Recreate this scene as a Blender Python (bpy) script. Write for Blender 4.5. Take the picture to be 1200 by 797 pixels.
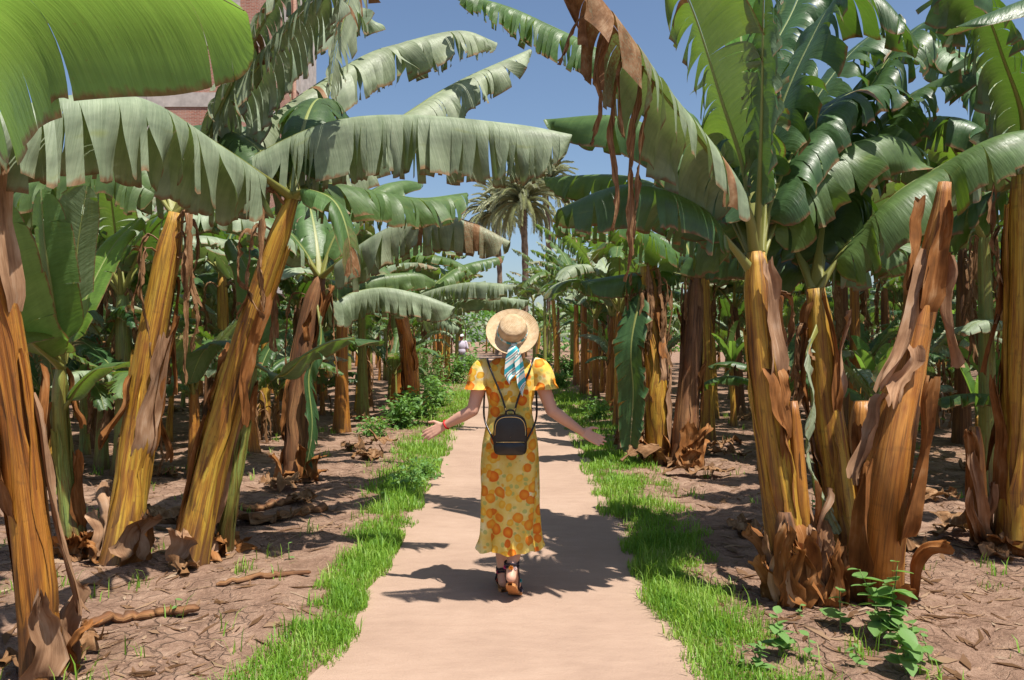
import bpy, bmesh, math, random
import numpy as np
from mathutils import Vector, Matrix

for o in list(bpy.data.objects): bpy.data.objects.remove(o)
scene = bpy.context.scene
C = scene.collection
R = math.radians
rad = math.radians

# ------------------------------------------------------------------ camera
F, CH = 933.3, 1.5
cam_d = bpy.data.cameras.new('camera'); cam = bpy.data.objects.new('camera', cam_d); C.objects.link(cam)
cam.location = (0, 0, CH); cam.rotation_euler = (R(90), 0, 0)
cam_d.sensor_width = 36; cam_d.lens = 28; cam_d.clip_start = 0.05; cam_d.clip_end = 2000
scene.camera = cam

# ------------------------------------------------------------------ sky and sun
SUN = Vector((0.30, -0.30, 1.0)).normalized()
elev = math.asin(SUN.z); azim = math.atan2(SUN.x, SUN.y)
w = bpy.data.worlds.new('World'); scene.world = w; w.use_nodes = True
wn = w.node_tree; wn.nodes.clear()
sky = wn.nodes.new('ShaderNodeTexSky'); sky.sky_type = 'NISHITA'; sky.sun_disc = False
sky.sun_elevation = elev; sky.sun_rotation = azim
sky.air_density = 1.0; sky.dust_density = 1.3; sky.ozone_density = 3.0
bgn = wn.nodes.new('ShaderNodeBackground'); bgn.inputs[1].default_value = 0.085
wo = wn.nodes.new('ShaderNodeOutputWorld')
wn.links.new(sky.outputs[0], bgn.inputs[0]); wn.links.new(bgn.outputs[0], wo.inputs[0])
sd = bpy.data.lights.new('sun', 'SUN'); sd.energy = 5.0; sd.angle = R(0.5); sd.color = (1, 0.95, 0.86)
sun = bpy.data.objects.new('sun', sd); C.objects.link(sun)
sun.rotation_euler = (-SUN).to_track_quat('-Z', 'Y').to_euler()
sun.location = (6, -6, 20)
scene.view_settings.view_transform = 'Standard'; scene.view_settings.look = 'None'
scene.view_settings.gamma = 1; scene.view_settings.exposure = 0.66
scene.render.engine = 'CYCLES'
scene.cycles.max_bounces = 5; scene.cycles.diffuse_bounces = 3; scene.cycles.glossy_bounces = 2; scene.cycles.transmission_bounces = 4; scene.cycles.transparent_max_bounces = 8

# ------------------------------------------------------------------ helpers
def P(px, py, Y):                       # a pixel of the photograph at a distance Y
    return np.array(((px - 600) / F * Y, Y, CH + (398.5 - py) / F * Y))
def G(px, py):                          # a pixel on the ground
    Y = F * CH / (py - 398.5); return np.array(((px - 600) / F * Y, Y, 0.0))
def nrm(a):
    return a / np.maximum(np.linalg.norm(a, axis=-1, keepdims=True), 1e-9)
def sstep(x, a=0., b=1.):
    t = np.clip((x - a) / (b - a), 0, 1); return t * t * (3 - 2 * t)

def _hash(ix, iy, seed):
    h = (ix.astype(np.int64) * 374761393 + iy.astype(np.int64) * 668265263 + seed * 974634777) & 0x7fffffff
    h = ((h ^ (h >> 13)) * 1274126177) & 0x7fffffff
    return ((h ^ (h >> 16)) & 0xffff) / 65535.0
def vnoise(x, y, seed=0):
    x = np.asarray(x, float); y = np.asarray(y, float)
    ix = np.floor(x); iy = np.floor(y); fx = x - ix; fy = y - iy
    fx = fx * fx * (3 - 2 * fx); fy = fy * fy * (3 - 2 * fy)
    a = _hash(ix, iy, seed); b = _hash(ix + 1, iy, seed); c = _hash(ix, iy + 1, seed); d = _hash(ix + 1, iy + 1, seed)
    return (a * (1 - fx) + b * fx) * (1 - fy) + (c * (1 - fx) + d * fx) * fy
def fbm(x, y, oct=4, seed=0):
    s = 0; a = .5
    for k in range(oct):
        s = s + a * (vnoise(x * 2 ** k, y * 2 ** k, seed + k * 7) - .5); a *= .5
    return s

def make_mesh(name, verts, faces, mat=None, attr=None, smooth=True, extra=None, mats=None, mi=None):
    v = np.asarray(verts, np.float32)
    me = bpy.data.meshes.new(name)
    lists = [np.asarray(f, np.int32) for f in (faces if isinstance(faces, (list, tuple)) and len(faces) and isinstance(faces[0], np.ndarray) and faces[0].ndim == 2 else [np.asarray(faces)]) if len(f)]
    me.vertices.add(len(v)); me.vertices.foreach_set('co', v.ravel())
    nl = sum(f.size for f in lists); npoly = sum(len(f) for f in lists)
    me.loops.add(nl); me.polygons.add(npoly)
    me.loops.foreach_set('vertex_index', np.concatenate([f.ravel() for f in lists]))
    tot = np.concatenate([np.full(len(f), f.shape[1], np.int32) for f in lists])
    start = np.concatenate([[0], np.cumsum(tot)[:-1]]).astype(np.int32)
    me.polygons.foreach_set('loop_start', start)
    try: me.polygons.foreach_set('loop_total', tot)
    except Exception: pass
    me.polygons.foreach_set('use_smooth', np.full(npoly, smooth, bool))
    for m in (mats or [mat]):
        if m: me.materials.append(m)
    if mi is not None: me.polygons.foreach_set('material_index', np.asarray(mi, np.int32))
    if attr is not None:
        a = me.attributes.new('lf', 'FLOAT_VECTOR', 'POINT')
        a.data.foreach_set('vector', np.asarray(attr, np.float32).ravel())
    me.update(calc_edges=True); me.validate()
    return me
def link(name, me, parent=None, loc=None, rot=None, scale=None):
    o = bpy.data.objects.new(name, me); C.objects.link(o)
    if parent is not None: o.parent = parent
    if loc is not None: o.location = loc
    if rot is not None: o.rotation_euler = rot
    if scale is not None: o.scale = scale if hasattr(scale, '__len__') else (scale,) * 3
    return o
def tag(o, label=None, cat=None, group=None, kind=None):
    if label: o['label'] = label
    if cat: o['category'] = cat
    if group: o['group'] = group
    if kind: o['kind'] = kind
    return o
def empty(name, loc, label=None, cat=None, group=None):
    o = bpy.data.objects.new(name, None); C.objects.link(o); o.location = loc; o.empty_display_size = .1
    return tag(o, label, cat, group)

class MB:                                # gathers shapes into one mesh
    def __init__(s): s.v = []; s.q = []; s.t = []; s.n = 0
    def add(s, v, q=None, t=None):
        v = np.asarray(v, float)
        if q is not None and len(q): s.q.append(np.asarray(q) + s.n)
        if t is not None and len(t): s.t.append(np.asarray(t) + s.n)
        s.v.append(v); s.n += len(v); return s
    def grid(s, p, closed=False):        # p: (n, m, 3)
        n, m = p.shape[:2]; i = np.arange(n * m).reshape(n, m)
        if closed: a, b = i[:-1], np.roll(i, -1, 1)[:-1]; c, d = np.roll(i, -1, 1)[1:], i[1:]
        else: a, b, c, d = i[:-1, :-1], i[:-1, 1:], i[1:, 1:], i[1:, :-1]
        return s.add(p.reshape(-1, 3), np.stack([a, b, c, d], -1).reshape(-1, 4))
    def tube(s, pts, r, n=8, flat=1.0, cap=True):
        pts = np.asarray(pts, float); r = np.broadcast_to(np.asarray(r, float), len(pts))
        T = nrm(np.gradient(pts, axis=0)); up = np.array((0, 0, 1.)) if abs(T[:, 2]).mean() < .8 else np.array((0, 1., 0))
        S = nrm(np.cross(T, up)); N = np.cross(S, T)
        th = np.linspace(0, 2 * np.pi, n, endpoint=False)
        p = pts[:, None] + r[:, None, None] * (np.cos(th)[None, :, None] * S[:, None] + flat * np.sin(th)[None, :, None] * N[:, None])
        n0 = s.n; s.grid(p, True)
        if cap:
            m = len(pts)
            for e, ring in ((0, np.arange(n)), (m - 1, (m - 1) * n + np.arange(n))):
                k = s.n; s.v.append(pts[e][None]); s.n += 1
                s.t.append(np.stack([np.full(n, k), n0 + ring, n0 + np.roll(ring, -1)], -1))
        return s
    def box(s, c, d, rz=0):
        c = np.asarray(c, float); d = np.asarray(d, float) / 2
        v = np.array([(x, y, z) for x in (-1, 1) for y in (-1, 1) for z in (-1, 1)], float) * d
        cs, sn = math.cos(rz), math.sin(rz); v = np.stack([v[:, 0] * cs - v[:, 1] * sn, v[:, 0] * sn + v[:, 1] * cs, v[:, 2]], -1) + c
        return s.add(v, [(0, 1, 3, 2), (4, 6, 7, 5), (0, 4, 5, 1), (2, 3, 7, 6), (0, 2, 6, 4), (1, 5, 7, 3)])
    def sphere(s, c, r, n=10, m=7):
        r = np.broadcast_to(np.asarray(r, float), 3)
        ph = np.linspace(0.02, np.pi - .02, m)[:, None]; th = np.linspace(0, 2 * np.pi, n, endpoint=False)[None]
        p = np.stack([np.sin(ph) * np.cos(th), np.sin(ph) * np.sin(th), np.cos(ph) + 0 * th], -1) * r + np.asarray(c)
        n0 = s.n; s.grid(p, True)
        s.q.append(np.zeros((0, 4), int))
        return s
    def mesh(s, name, mat, smooth=True, attr=None):
        fs = []
        if s.q: fs.append(np.concatenate(s.q).astype(np.int32))
        if s.t: fs.append(np.concatenate(s.t).astype(np.int32))
        return make_mesh(name, np.concatenate(s.v), [f for f in fs if len(f)], mat, attr, smooth)

def spline(pts, n):                       # Catmull-Rom, resampled evenly
    p = np.asarray(pts, float); p = np.vstack([2 * p[0] - p[1], p, 2 * p[-1] - p[-2]])
    out = []
    for i in range(1, len(p) - 2):
        t = np.linspace(0, 1, 16, endpoint=False)[:, None]
        a, b, c, d = p[i - 1], p[i], p[i + 1], p[i + 2]
        out.append(.5 * ((2 * b) + (-a + c) * t + (2 * a - 5 * b + 4 * c - d) * t ** 2 + (-a + 3 * b - 3 * c + d) * t ** 3))
    q = np.vstack(out + [p[-2][None]])
    s = np.concatenate([[0], np.cumsum(np.linalg.norm(np.diff(q, axis=0), axis=1))])
    u = np.linspace(0, s[-1], n)
    return np.stack([np.interp(u, s, q[:, k]) for k in range(3)], -1), s[-1]

# ------------------------------------------------------------------ materials
class NT:
    def __init__(s, name):
        s.m = bpy.data.materials.new(name); s.m.use_nodes = True; s.t = s.m.node_tree; s.t.nodes.clear()
        s.out = s.n('ShaderNodeOutputMaterial')
    def n(s, ty, ins=None, **kw):
        nd = s.t.nodes.new(ty)
        for k, v in kw.items(): setattr(nd, k, v)
        for k, v in (ins or {}).items(): s.set(nd.inputs[k], v)
        return nd
    def set(s, sock, v):
        if hasattr(v, 'is_output'): s.t.links.new(v, sock)
        elif hasattr(v, 'outputs'): s.t.links.new(v.outputs[0], sock)
        else:
            if hasattr(v, '__len__') and len(v) == 3 and sock.type == 'RGBA': v = (*v, 1)
            sock.default_value = v
    def math(s, op, a, b=None, c=None, clamp=False):
        nd = s.n('ShaderNodeMath', operation=op, use_clamp=clamp); s.set(nd.inputs[0], a)
        if b is not None: s.set(nd.inputs[1], b)
        if c is not None: s.set(nd.inputs[2], c)
        return nd.outputs[0]
    def mix(s, f, a, b, blend='MIX'):
        nd = s.n('ShaderNodeMix', data_type='RGBA', blend_type=blend)
        s.set(nd.inputs[0], f); s.set(nd.inputs[6], a); s.set(nd.inputs[7], b); return nd.outputs[2]
    def ramp(s, f, stops, interp='LINEAR'):
        nd = s.n('ShaderNodeValToRGB'); s.set(nd.inputs[0], f); cr = nd.color_ramp; cr.interpolation = interp
        while len(cr.elements) < len(stops): cr.elements.new(.5)
        for e, (p, c) in zip(cr.elements, stops):
            e.position = p; e.color = (*c, 1) if hasattr(c, '__len__') else (c, c, c, 1)
        return nd.outputs[0]
    def noise(s, vec, scale, detail=3, rough=.55, dim='3D'):
        nd = s.n('ShaderNodeTexNoise', {'Scale': scale, 'Detail': detail, 'Roughness': rough})
        if vec is not None: s.set(nd.inputs['Vector'], vec)
        return nd.outputs[0]
    def rng(s, v, a, b, c=0., d=1.):
        nd = s.n('ShaderNodeMapRange', {0: v, 1: a, 2: b, 3: c, 4: d}); return nd.outputs[0]
    def attr(s, name='lf'):
        a = s.n('ShaderNodeAttribute', attribute_name=name); x = s.n('ShaderNodeSeparateXYZ', {0: a.outputs['Vector']})
        return a.outputs['Vector'], x.outputs[0], x.outputs[1], x.outputs[2]
    def scale(s, vec, sc):
        return s.n('ShaderNodeVectorMath', {0: vec, 1: sc}, operation='MULTIPLY').outputs[0]
    def bump(s, h, strength, dist=.01, nrmal=None):
        nd = s.n('ShaderNodeBump', {'Height': h, 'Strength': strength, 'Distance': dist})
        if nrmal is not None: s.set(nd.inputs['Normal'], nrmal)
        return nd.outputs[0]
    def pbsdf(s, **kw):
        nd = s.n('ShaderNodeBsdfPrincipled')
        for k, v in kw.items(): s.set(nd.inputs[k.replace('_', ' ')], v)
        return nd
    def done(s, sh): s.set(s.out.inputs[0], sh); return s.m

def leaf_material(name, up, under, trans, tf=.3, rough=.4, yellow=0.0):
    t = NT(name); vec, u, v, dry = t.attr()
    oi = t.n('ShaderNodeObjectInfo')
    off = t.n('ShaderNodeVectorMath', {0: vec, 1: t.n('ShaderNodeCombineXYZ', {0: t.math('MULTIPLY', oi.outputs['Random'], 37.), 1: oi.outputs['Random']})}, operation='ADD').outputs[0]
    big = t.noise(t.scale(off, (2.2, 2.5, 0)), 1.6, 3)
    vein = t.noise(t.scale(off, (70, 2.2, 0)), 1.0, 3, .65)
    speck = t.noise(t.scale(off, (30, 12, 0)), 2.0, 4, .7)
    hsv = t.n('ShaderNodeHueSaturation', {'Hue': t.rng(oi.outputs['Random'], 0, 1, .48, .515), 'Value': t.rng(big, .3, .7, .72, 1.3), 'Color': up})
    hsu = t.n('ShaderNodeHueSaturation', {'Hue': t.rng(oi.outputs['Random'], 0, 1, .485, .515), 'Value': t.rng(big, .3, .7, .8, 1.2), 'Color': under})
    geo = t.n('ShaderNodeNewGeometry')
    col = t.mix(geo.outputs['Backfacing'], hsv.outputs[0], hsu.outputs[0])
    col = t.mix(t.rng(vein, .35, .65, 0, .42), col, t.mix(1.0, col, (1.5, 1.42, 1.45), 'MULTIPLY'))
    band = t.noise(t.scale(off, (13, .6, 0)), 1.0, 2, .5)
    col = t.mix(t.rng(band, .3, .7, 0, .55), t.mix(1.0, col, (1.18, 1.15, 1.2), 'MULTIPLY'), t.mix(1.0, col, (.52, .6, .5), 'MULTIPLY'))
    sp = t.rng(speck, .62, .75, 0, .5)
    col = t.mix(sp, col, (.20, .17, .09))
    yel = t.rng(t.noise(t.scale(off, (1.2, 2, 0)), 2.2, 2), .64, .76, 0, .45)
    col = t.mix(yel, col, (.22, .24, .04))
    edge = t.math('ADD', t.math('ABSOLUTE', v), t.rng(t.noise(t.scale(off, (14, 3, 0)), 1.5, 3), 0, 1, -.09, .09))
    ed = t.rng(edge, .93, .985)
    dd = t.math('MAXIMUM', t.math('MULTIPLY', ed, .85), t.rng(t.math('ADD', dry, t.rng(speck, .3, .7, -.22, .22)), .3, .7), clamp=True)
    brown = t.ramp(t.noise(t.scale(off, (9, 2, 0)), 1.5, 4, .65), [(.25, (.07, .034, .014)), (.5, (.22, .115, .055)), (.75, (.40, .26, .15))])
    col = t.mix(dd, col, brown)
    tcol = t.mix(dd, t.mix(t.rng(vein, .35, .65, 0, .35), trans, t.mix(1., trans, (1.4, 1.3, 1.2), 'MULTIPLY')), (.22, .11, .03))
    rib2 = t.math('ADD', t.math('MULTIPLY', t.noise(t.scale(off, (28, 1.0, 0)), 1.0, 2, .5), 1.6), t.math('MULTIPLY', vein, 1.0))
    bp = t.bump(rib2, .45, .006)
    b = t.pbsdf(Base_Color=col, Roughness=t.rng(speck, .3, .7, rough - .06, rough + .16), Normal=bp)
    t.set(b.inputs['Specular IOR Level'], t.rng(dd, 0, 1, .5, .12))
    tr = t.n('ShaderNodeBsdfTranslucent', {0: tcol, 1: bp})
    ms = t.n('ShaderNodeMixShader', {0: t.rng(dd, 0, 1, tf, tf * .5), 1: b, 2: tr})
    return t.done(ms)

M = {}
M['leaf'] = leaf_material('banana_leaf', (.07, .132, .038), (.15, .20, .108), (.20, .36, .025), .27, .42)
M['leaf_dusty'] = leaf_material('banana_leaf_dusty', (.205, .255, .155), (.22, .265, .17), (.20, .33, .06), .2, .5)
M['leaf_dark'] = leaf_material('banana_leaf_dark', (.04, .088, .028), (.09, .135, .068), (.13, .27, .02), .24, .36)
M['leaf_young'] = leaf_material('banana_leaf_young', (.095, .20, .03), (.14, .23, .07), (.25, .46, .055), .38, .36)
M['dry_leaf'] = leaf_material('dry_banana_leaf', (.19, .10, .05), (.22, .13, .07), (.2, .1, .03), .15, .8)

def rib_material(name, c1, c2, c3):
    t = NT(name); vec, u, v, dry = t.attr()
    oi = t.n('ShaderNodeObjectInfo')
    nz = t.noise(t.scale(vec, (3, 14, 1)), 2, 4, .6)
    col = t.ramp(t.math('ADD', t.math('MULTIPLY', u, .55), t.rng(nz, .2, .8, -.18, .25)), [(0, c1), (.4, c2), (1, c3)])
    col = t.mix(t.rng(dry, .35, .8), col, (.2, .1, .04))
    return t.done(t.pbsdf(Base_Color=col, Roughness=.45, Normal=t.bump(nz, .3, .004)))
M['midrib'] = rib_material('leaf_midrib', (.20, .19, .04), (.22, .27, .08), (.26, .30, .16))
M['midrib_dry'] = rib_material('leaf_midrib_dry', (.15, .07, .025), (.22, .11, .045), (.3, .18, .09))

def stem_material(name, stops, dark=.5, rough=.5):
    t = NT(name); vec, a, z, dry = t.attr(); oi = t.n('ShaderNodeObjectInfo')
    co = t.n('ShaderNodeVectorMath', {0: vec, 1: t.n('ShaderNodeCombineXYZ', {0: t.math('MULTIPLY', oi.outputs['Random'], 50.)})}, operation='ADD').outputs[0]
    wide = t.noise(t.scale(co, (9, 1.1, 0)), 1.0, 4, .6)
    fine = t.noise(t.scale(co, (110, 2.4, 0)), 1.0, 4, .65)
    f = t.math('ADD', t.rng(wide, .25, .75, -.06, .86), t.rng(fine, .3, .7, -.14, .14))
    col = t.ramp(f, stops)
    blot = t.noise(t.scale(co, (26, 7, 0)), 1.0, 4, .7)
    col = t.mix(t.rng(blot, .56, .72, 0, dark), col, (.028, .015, .008))
    seam = t.noise(t.scale(co, (34, .55, 0)), 1.0, 2, .5)
    col = t.mix(t.rng(t.math('ABSOLUTE', t.math('SUBTRACT', seam, .5)), 0, .032, .55, 0), col, (.03, .014, .006))
    red = t.noise(t.scale(co, (10, 3, 0)), 1.0, 3, .6)
    col = t.mix(t.rng(red, .55, .7, 0, .7), col, (.22, .065, .014))
    ring = t.noise(t.scale(co, (4, 22, 0)), 1.0, 2, .5)
    col = t.mix(t.rng(ring, .60, .75, 0, .35), col, (.05, .03, .012))
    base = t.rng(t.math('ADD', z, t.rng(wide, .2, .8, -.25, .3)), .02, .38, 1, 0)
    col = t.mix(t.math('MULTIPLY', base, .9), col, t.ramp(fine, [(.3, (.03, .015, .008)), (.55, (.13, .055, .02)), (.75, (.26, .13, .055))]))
    col = t.mix(t.math('MULTIPLY', t.rng(dry, 0, 1), .85), col, (.06, .03, .015))
    h = t.math('ADD', t.math('ADD', t.math('MULTIPLY', fine, .8), t.math('MULTIPLY', seam, 1.5)), t.math('MULTIPLY', blot, .5))
    return t.done(t.pbsdf(Base_Color=col, Roughness=t.rng(blot, .3, .7, rough - .1, rough + .2), Normal=t.bump(h, .6, .008)))
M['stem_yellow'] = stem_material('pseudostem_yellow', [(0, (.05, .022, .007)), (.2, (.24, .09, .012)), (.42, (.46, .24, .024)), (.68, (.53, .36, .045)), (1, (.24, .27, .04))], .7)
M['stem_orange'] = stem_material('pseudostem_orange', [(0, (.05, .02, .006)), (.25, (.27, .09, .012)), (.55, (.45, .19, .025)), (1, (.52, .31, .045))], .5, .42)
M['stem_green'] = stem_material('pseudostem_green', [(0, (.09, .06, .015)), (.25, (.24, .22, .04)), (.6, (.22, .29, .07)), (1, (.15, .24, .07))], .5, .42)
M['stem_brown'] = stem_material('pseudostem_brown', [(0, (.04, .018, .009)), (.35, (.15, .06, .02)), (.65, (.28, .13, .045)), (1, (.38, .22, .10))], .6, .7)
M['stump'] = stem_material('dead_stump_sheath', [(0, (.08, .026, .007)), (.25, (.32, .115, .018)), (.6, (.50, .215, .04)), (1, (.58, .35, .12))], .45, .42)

def sheath_material(name, a, b, c):
    t = NT(name); vec, u, v, dry = t.attr(); oi = t.n('ShaderNodeObjectInfo')
    co = t.n('ShaderNodeVectorMath', {0: vec, 1: t.n('ShaderNodeCombineXYZ', {0: t.math('MULTIPLY', oi.outputs['Random'], 50.)})}, operation='ADD').outputs[0]
    fine = t.noise(t.scale(co, (60, 3, 0)), 1.0, 4, .65); wide = t.noise(t.scale(co, (8, 5, 0)), 1.0, 3)
    col = t.ramp(t.math('ADD', t.rng(wide, .25, .75, 0, .8), t.rng(fine, .3, .7, -.1, .2)), [(0, a), (.5, b), (1, c)])
    bp = t.bump(fine, .6, .006)
    p = t.pbsdf(Base_Color=col, Roughness=.75, Specular_IOR_Level=.2, Normal=bp)
    tr = t.n('ShaderNodeBsdfTranslucent', {0: (.3, .14, .04, 1), 1: bp})
    return t.done(t.n('ShaderNodeMixShader', {0: .12, 1: p, 2: tr}))
M['sheath'] = sheath_material('dry_sheath', (.06, .022, .007), (.29, .115, .032), (.50, .29, .14))
M['sheath_pale'] = sheath_material('pale_dry_sheath', (.15, .07, .034), (.38, .22, .125), (.58, .42, .30))

# soil, path
t = NT('dry_cracked_soil'); tc = t.n('ShaderNodeTexCoord').outputs['Object']
big = t.noise(tc, .9, 4); mid = t.noise(tc, 6, 5, .65); fine = t.noise(tc, 45, 5, .7)
warp = t.n('ShaderNodeVectorMath', {0: tc, 1: t.n('ShaderNodeVectorMath', {0: t.n('ShaderNodeTexNoise', {'Vector': tc, 'Scale': 5., 'Detail': 3.}).outputs['Color'], 1: (.16, .16, .16)}, operation='MULTIPLY')}, operation='ADD').outputs[0]
vor = t.n('ShaderNodeTexVoronoi', {'Vector': warp, 'Scale': 8.5}, feature='DISTANCE_TO_EDGE').outputs['Distance']
crk = t.rng(vor, .0, .05)
crm = t.rng(big, .42, .58)
col = t.ramp(t.math('ADD', t.math('MULTIPLY', mid, .6), t.math('MULTIPLY', fine, .4)), [(.3, (.12, .068, .045)), (.5, (.27, .168, .118)), (.7, (.42, .285, .205))])
col = t.mix(t.rng(t.noise(tc, 2.2, 3), .55, .72, 0, .5), col, (.13, .075, .045))
straw = t.noise(t.scale(warp, (5, 42, 1)), 1.6, 4, .7)
col = t.mix(t.rng(straw, .60, .70, 0, .5), col, (.44, .31, .20))
h = t.math('ADD', t.math('MULTIPLY', t.math('MULTIPLY', crk, crm), .5), t.math('ADD', t.math('MULTIPLY', mid, 1.3), t.math('MULTIPLY', fine, .6)))
M['soil'] = t.done(t.pbsdf(Base_Color=col, Roughness=.95, Specular_IOR_Level=.1, Normal=t.bump(h, 1., .035)))

t = NT('sandy_path_earth'); tc = t.n('ShaderNodeTexCoord').outputs['Object']
big = t.noise(tc, 1.1, 4); mid = t.noise(t.scale(tc, (1, 2.4, 1)), 5, 4, .6); fine = t.noise(tc, 90, 4, .75)
col = t.ramp(t.math('ADD', t.math('MULTIPLY', big, .5), t.math('ADD', t.math('MULTIPLY', mid, .3), t.math('MULTIPLY', fine, .2))), [(.3, (.29, .195, .145)), (.52, (.37, .255, .19)), (.7, (.43, .305, .232))])
peb = t.n('ShaderNodeTexVoronoi', {'Vector': tc, 'Scale': 60.}).outputs['Distance']
col = t.mix(t.rng(peb, .10, .16, .35, 0), col, (.26, .17, .12))
hh = t.math('ADD', t.math('MULTIPLY', mid, 1.0), t.math('ADD', t.math('MULTIPLY', fine, .5), t.math('MULTIPLY', big, .8)))
M['path'] = t.done(t.pbsdf(Base_Color=col, Roughness=.95, Specular_IOR_Level=.1, Normal=t.bump(hh, .55, .02)))

def plain(name, col, rough=.6, spec=.3, var=.25, scale=8, bump=.0, bs=60, metal=0, trans=None):
    t = NT(name); tc = t.n('ShaderNodeTexCoord').outputs['Object']; nz = t.noise(tc, scale, 4, .6)
    lo = tuple(c * (1 - var) for c in col); hi = tuple(min(c * (1 + var), 1) for c in col)
    kw = dict(Base_Color=t.ramp(nz, [(.3, lo), (.7, hi)]), Roughness=rough, Specular_IOR_Level=spec, Metallic=metal)
    if bump: kw['Normal'] = t.bump(t.noise(tc, bs, 3), bump, .004)
    p = t.pbsdf(**kw)
    if trans:
        p = t.n('ShaderNodeMixShader', {0: .35, 1: p, 2: t.n('ShaderNodeBsdfTranslucent', {0: (*trans, 1)})})
    return t.done(p)
def blade_material(name, stops, trans):
    t = NT(name); vec, u, v, d = t.attr()
    col = t.ramp(t.math('ADD', t.math('MULTIPLY', u, .8), t.math('MULTIPLY', v, .2)), stops)
    p = t.pbsdf(Base_Color=col, Roughness=.5, Specular_IOR_Level=.3)
    return t.done(t.n('ShaderNodeMixShader', {0: .35, 1: p, 2: t.n('ShaderNodeBsdfTranslucent', {0: (*trans, 1)})}))
M['grass'] = blade_material('grass', [(0, (.08, .19, .02)), (.5, (.17, .33, .035)), (.8, (.28, .42, .07)), (1, (.45, .43, .18))], (.32, .52, .04))
M['weed'] = blade_material('weed_leaf', [(0, (.06, .14, .035)), (.5, (.13, .26, .07)), (1, (.24, .36, .13))], (.24, .48, .06))
M['weed_stem'] = plain('weed_stem', (.13, .18, .05))
M['litter'] = blade_material('leaf_litter', [(0, (.10, .05, .022)), (.4, (.25, .14, .075)), (.8, (.42, .28, .18)), (1, (.55, .42, .30))], (.2, .1, .04))
M['clod'] = plain('soil_clod', (.27, .17, .115), .95, .1, .4, 20, .8, 60)

# ------------------------------------------------------------------ the setting: ground and path
def pc(Y): return np.where(Y > 20, -.0011 * (np.maximum(Y, 20) - 20) ** 2, 0.0)
def path_edges(x, Y):
    l = pc(Y) - .80 - .012 * np.clip(Y - 4, 0, 12) + .16 * fbm(Y * 1.3, Y * 0 + 3, 3, 5)
    r = pc(Y) + .80 + .016 * np.clip(Y - 4, 0, 12) + .16 * fbm(Y * 1.3, Y * 0 + 9, 3, 11)
    return l, r
def ground_h(x, Y):
    x = np.asarray(x, float); Y = np.asarray(Y, float)
    l, r = path_edges(x, Y)
    d = np.maximum(l - x, x - r)                     # > 0 outside the path
    near = 1 / (1 + (np.hypot(x, Y) / 30) ** 2)
    clod = .075 * fbm(x * 1.4, Y * 1.4, 3, 2) + .08 * fbm(x * 4, Y * 4, 2, 21) * sstep(d, .1, .5) + .06 * np.maximum(fbm(x * 9, Y * 9, 2, 31), 0) * sstep(d, .1, .5)
    return -.03 + .055 * sstep(d, -.12, .22) + clod * sstep(d, -.02, .4) * near
def axis(lo, hi, d0, c0, c1, grow=1.14):
    a = list(np.arange(c0, c1, d0)); s = d0; x = a[-1]
    while x < hi: s *= grow; x += s; a.append(x)
    s = d0; x = a[0]; b = []
    while x > lo: s *= grow; x -= s; b.append(x)
    return np.array(b[::-1] + a)
gx = axis(-400, 400, .03, -4.6, 4.6, 1.13); gy = axis(-40, 600, .03, 2.9, 9.5, 1.06)
X, Y = np.meshgrid(gx, gy); Z = ground_h(X, Y)
mb = MB().grid(np.stack([X, Y, Z], -1)); g = link('ground', mb.mesh('ground', M['soil'])); tag(g, 'dry brown cracked soil of the banana grove', 'ground', kind='structure')
yy = axis(-6, 95, .05, 2.6, 14, 1.08); xx = np.linspace(-1.35, 1.35, 46)
Xp, Yp = np.meshgrid(xx, yy); Xp = Xp * (1 + .01 * np.clip(Yp - 4, 0, 12)) ; Zp = .006 * fbm(Xp * 2.2, Yp * 2.2, 3, 44) + .004
mb = MB().grid(np.stack([Xp + pc(Yp), Yp, Zp - .004 * (np.abs(Xp) > 1.25)], -1)); p = link('path', mb.mesh('path', M['path'])); tag(p, 'trodden sandy earth path running through the grove', 'path', kind='structure')
def gz(x, y): return float(ground_h(np.array([x]), np.array([y]))[0])

exec_parts = []
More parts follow.
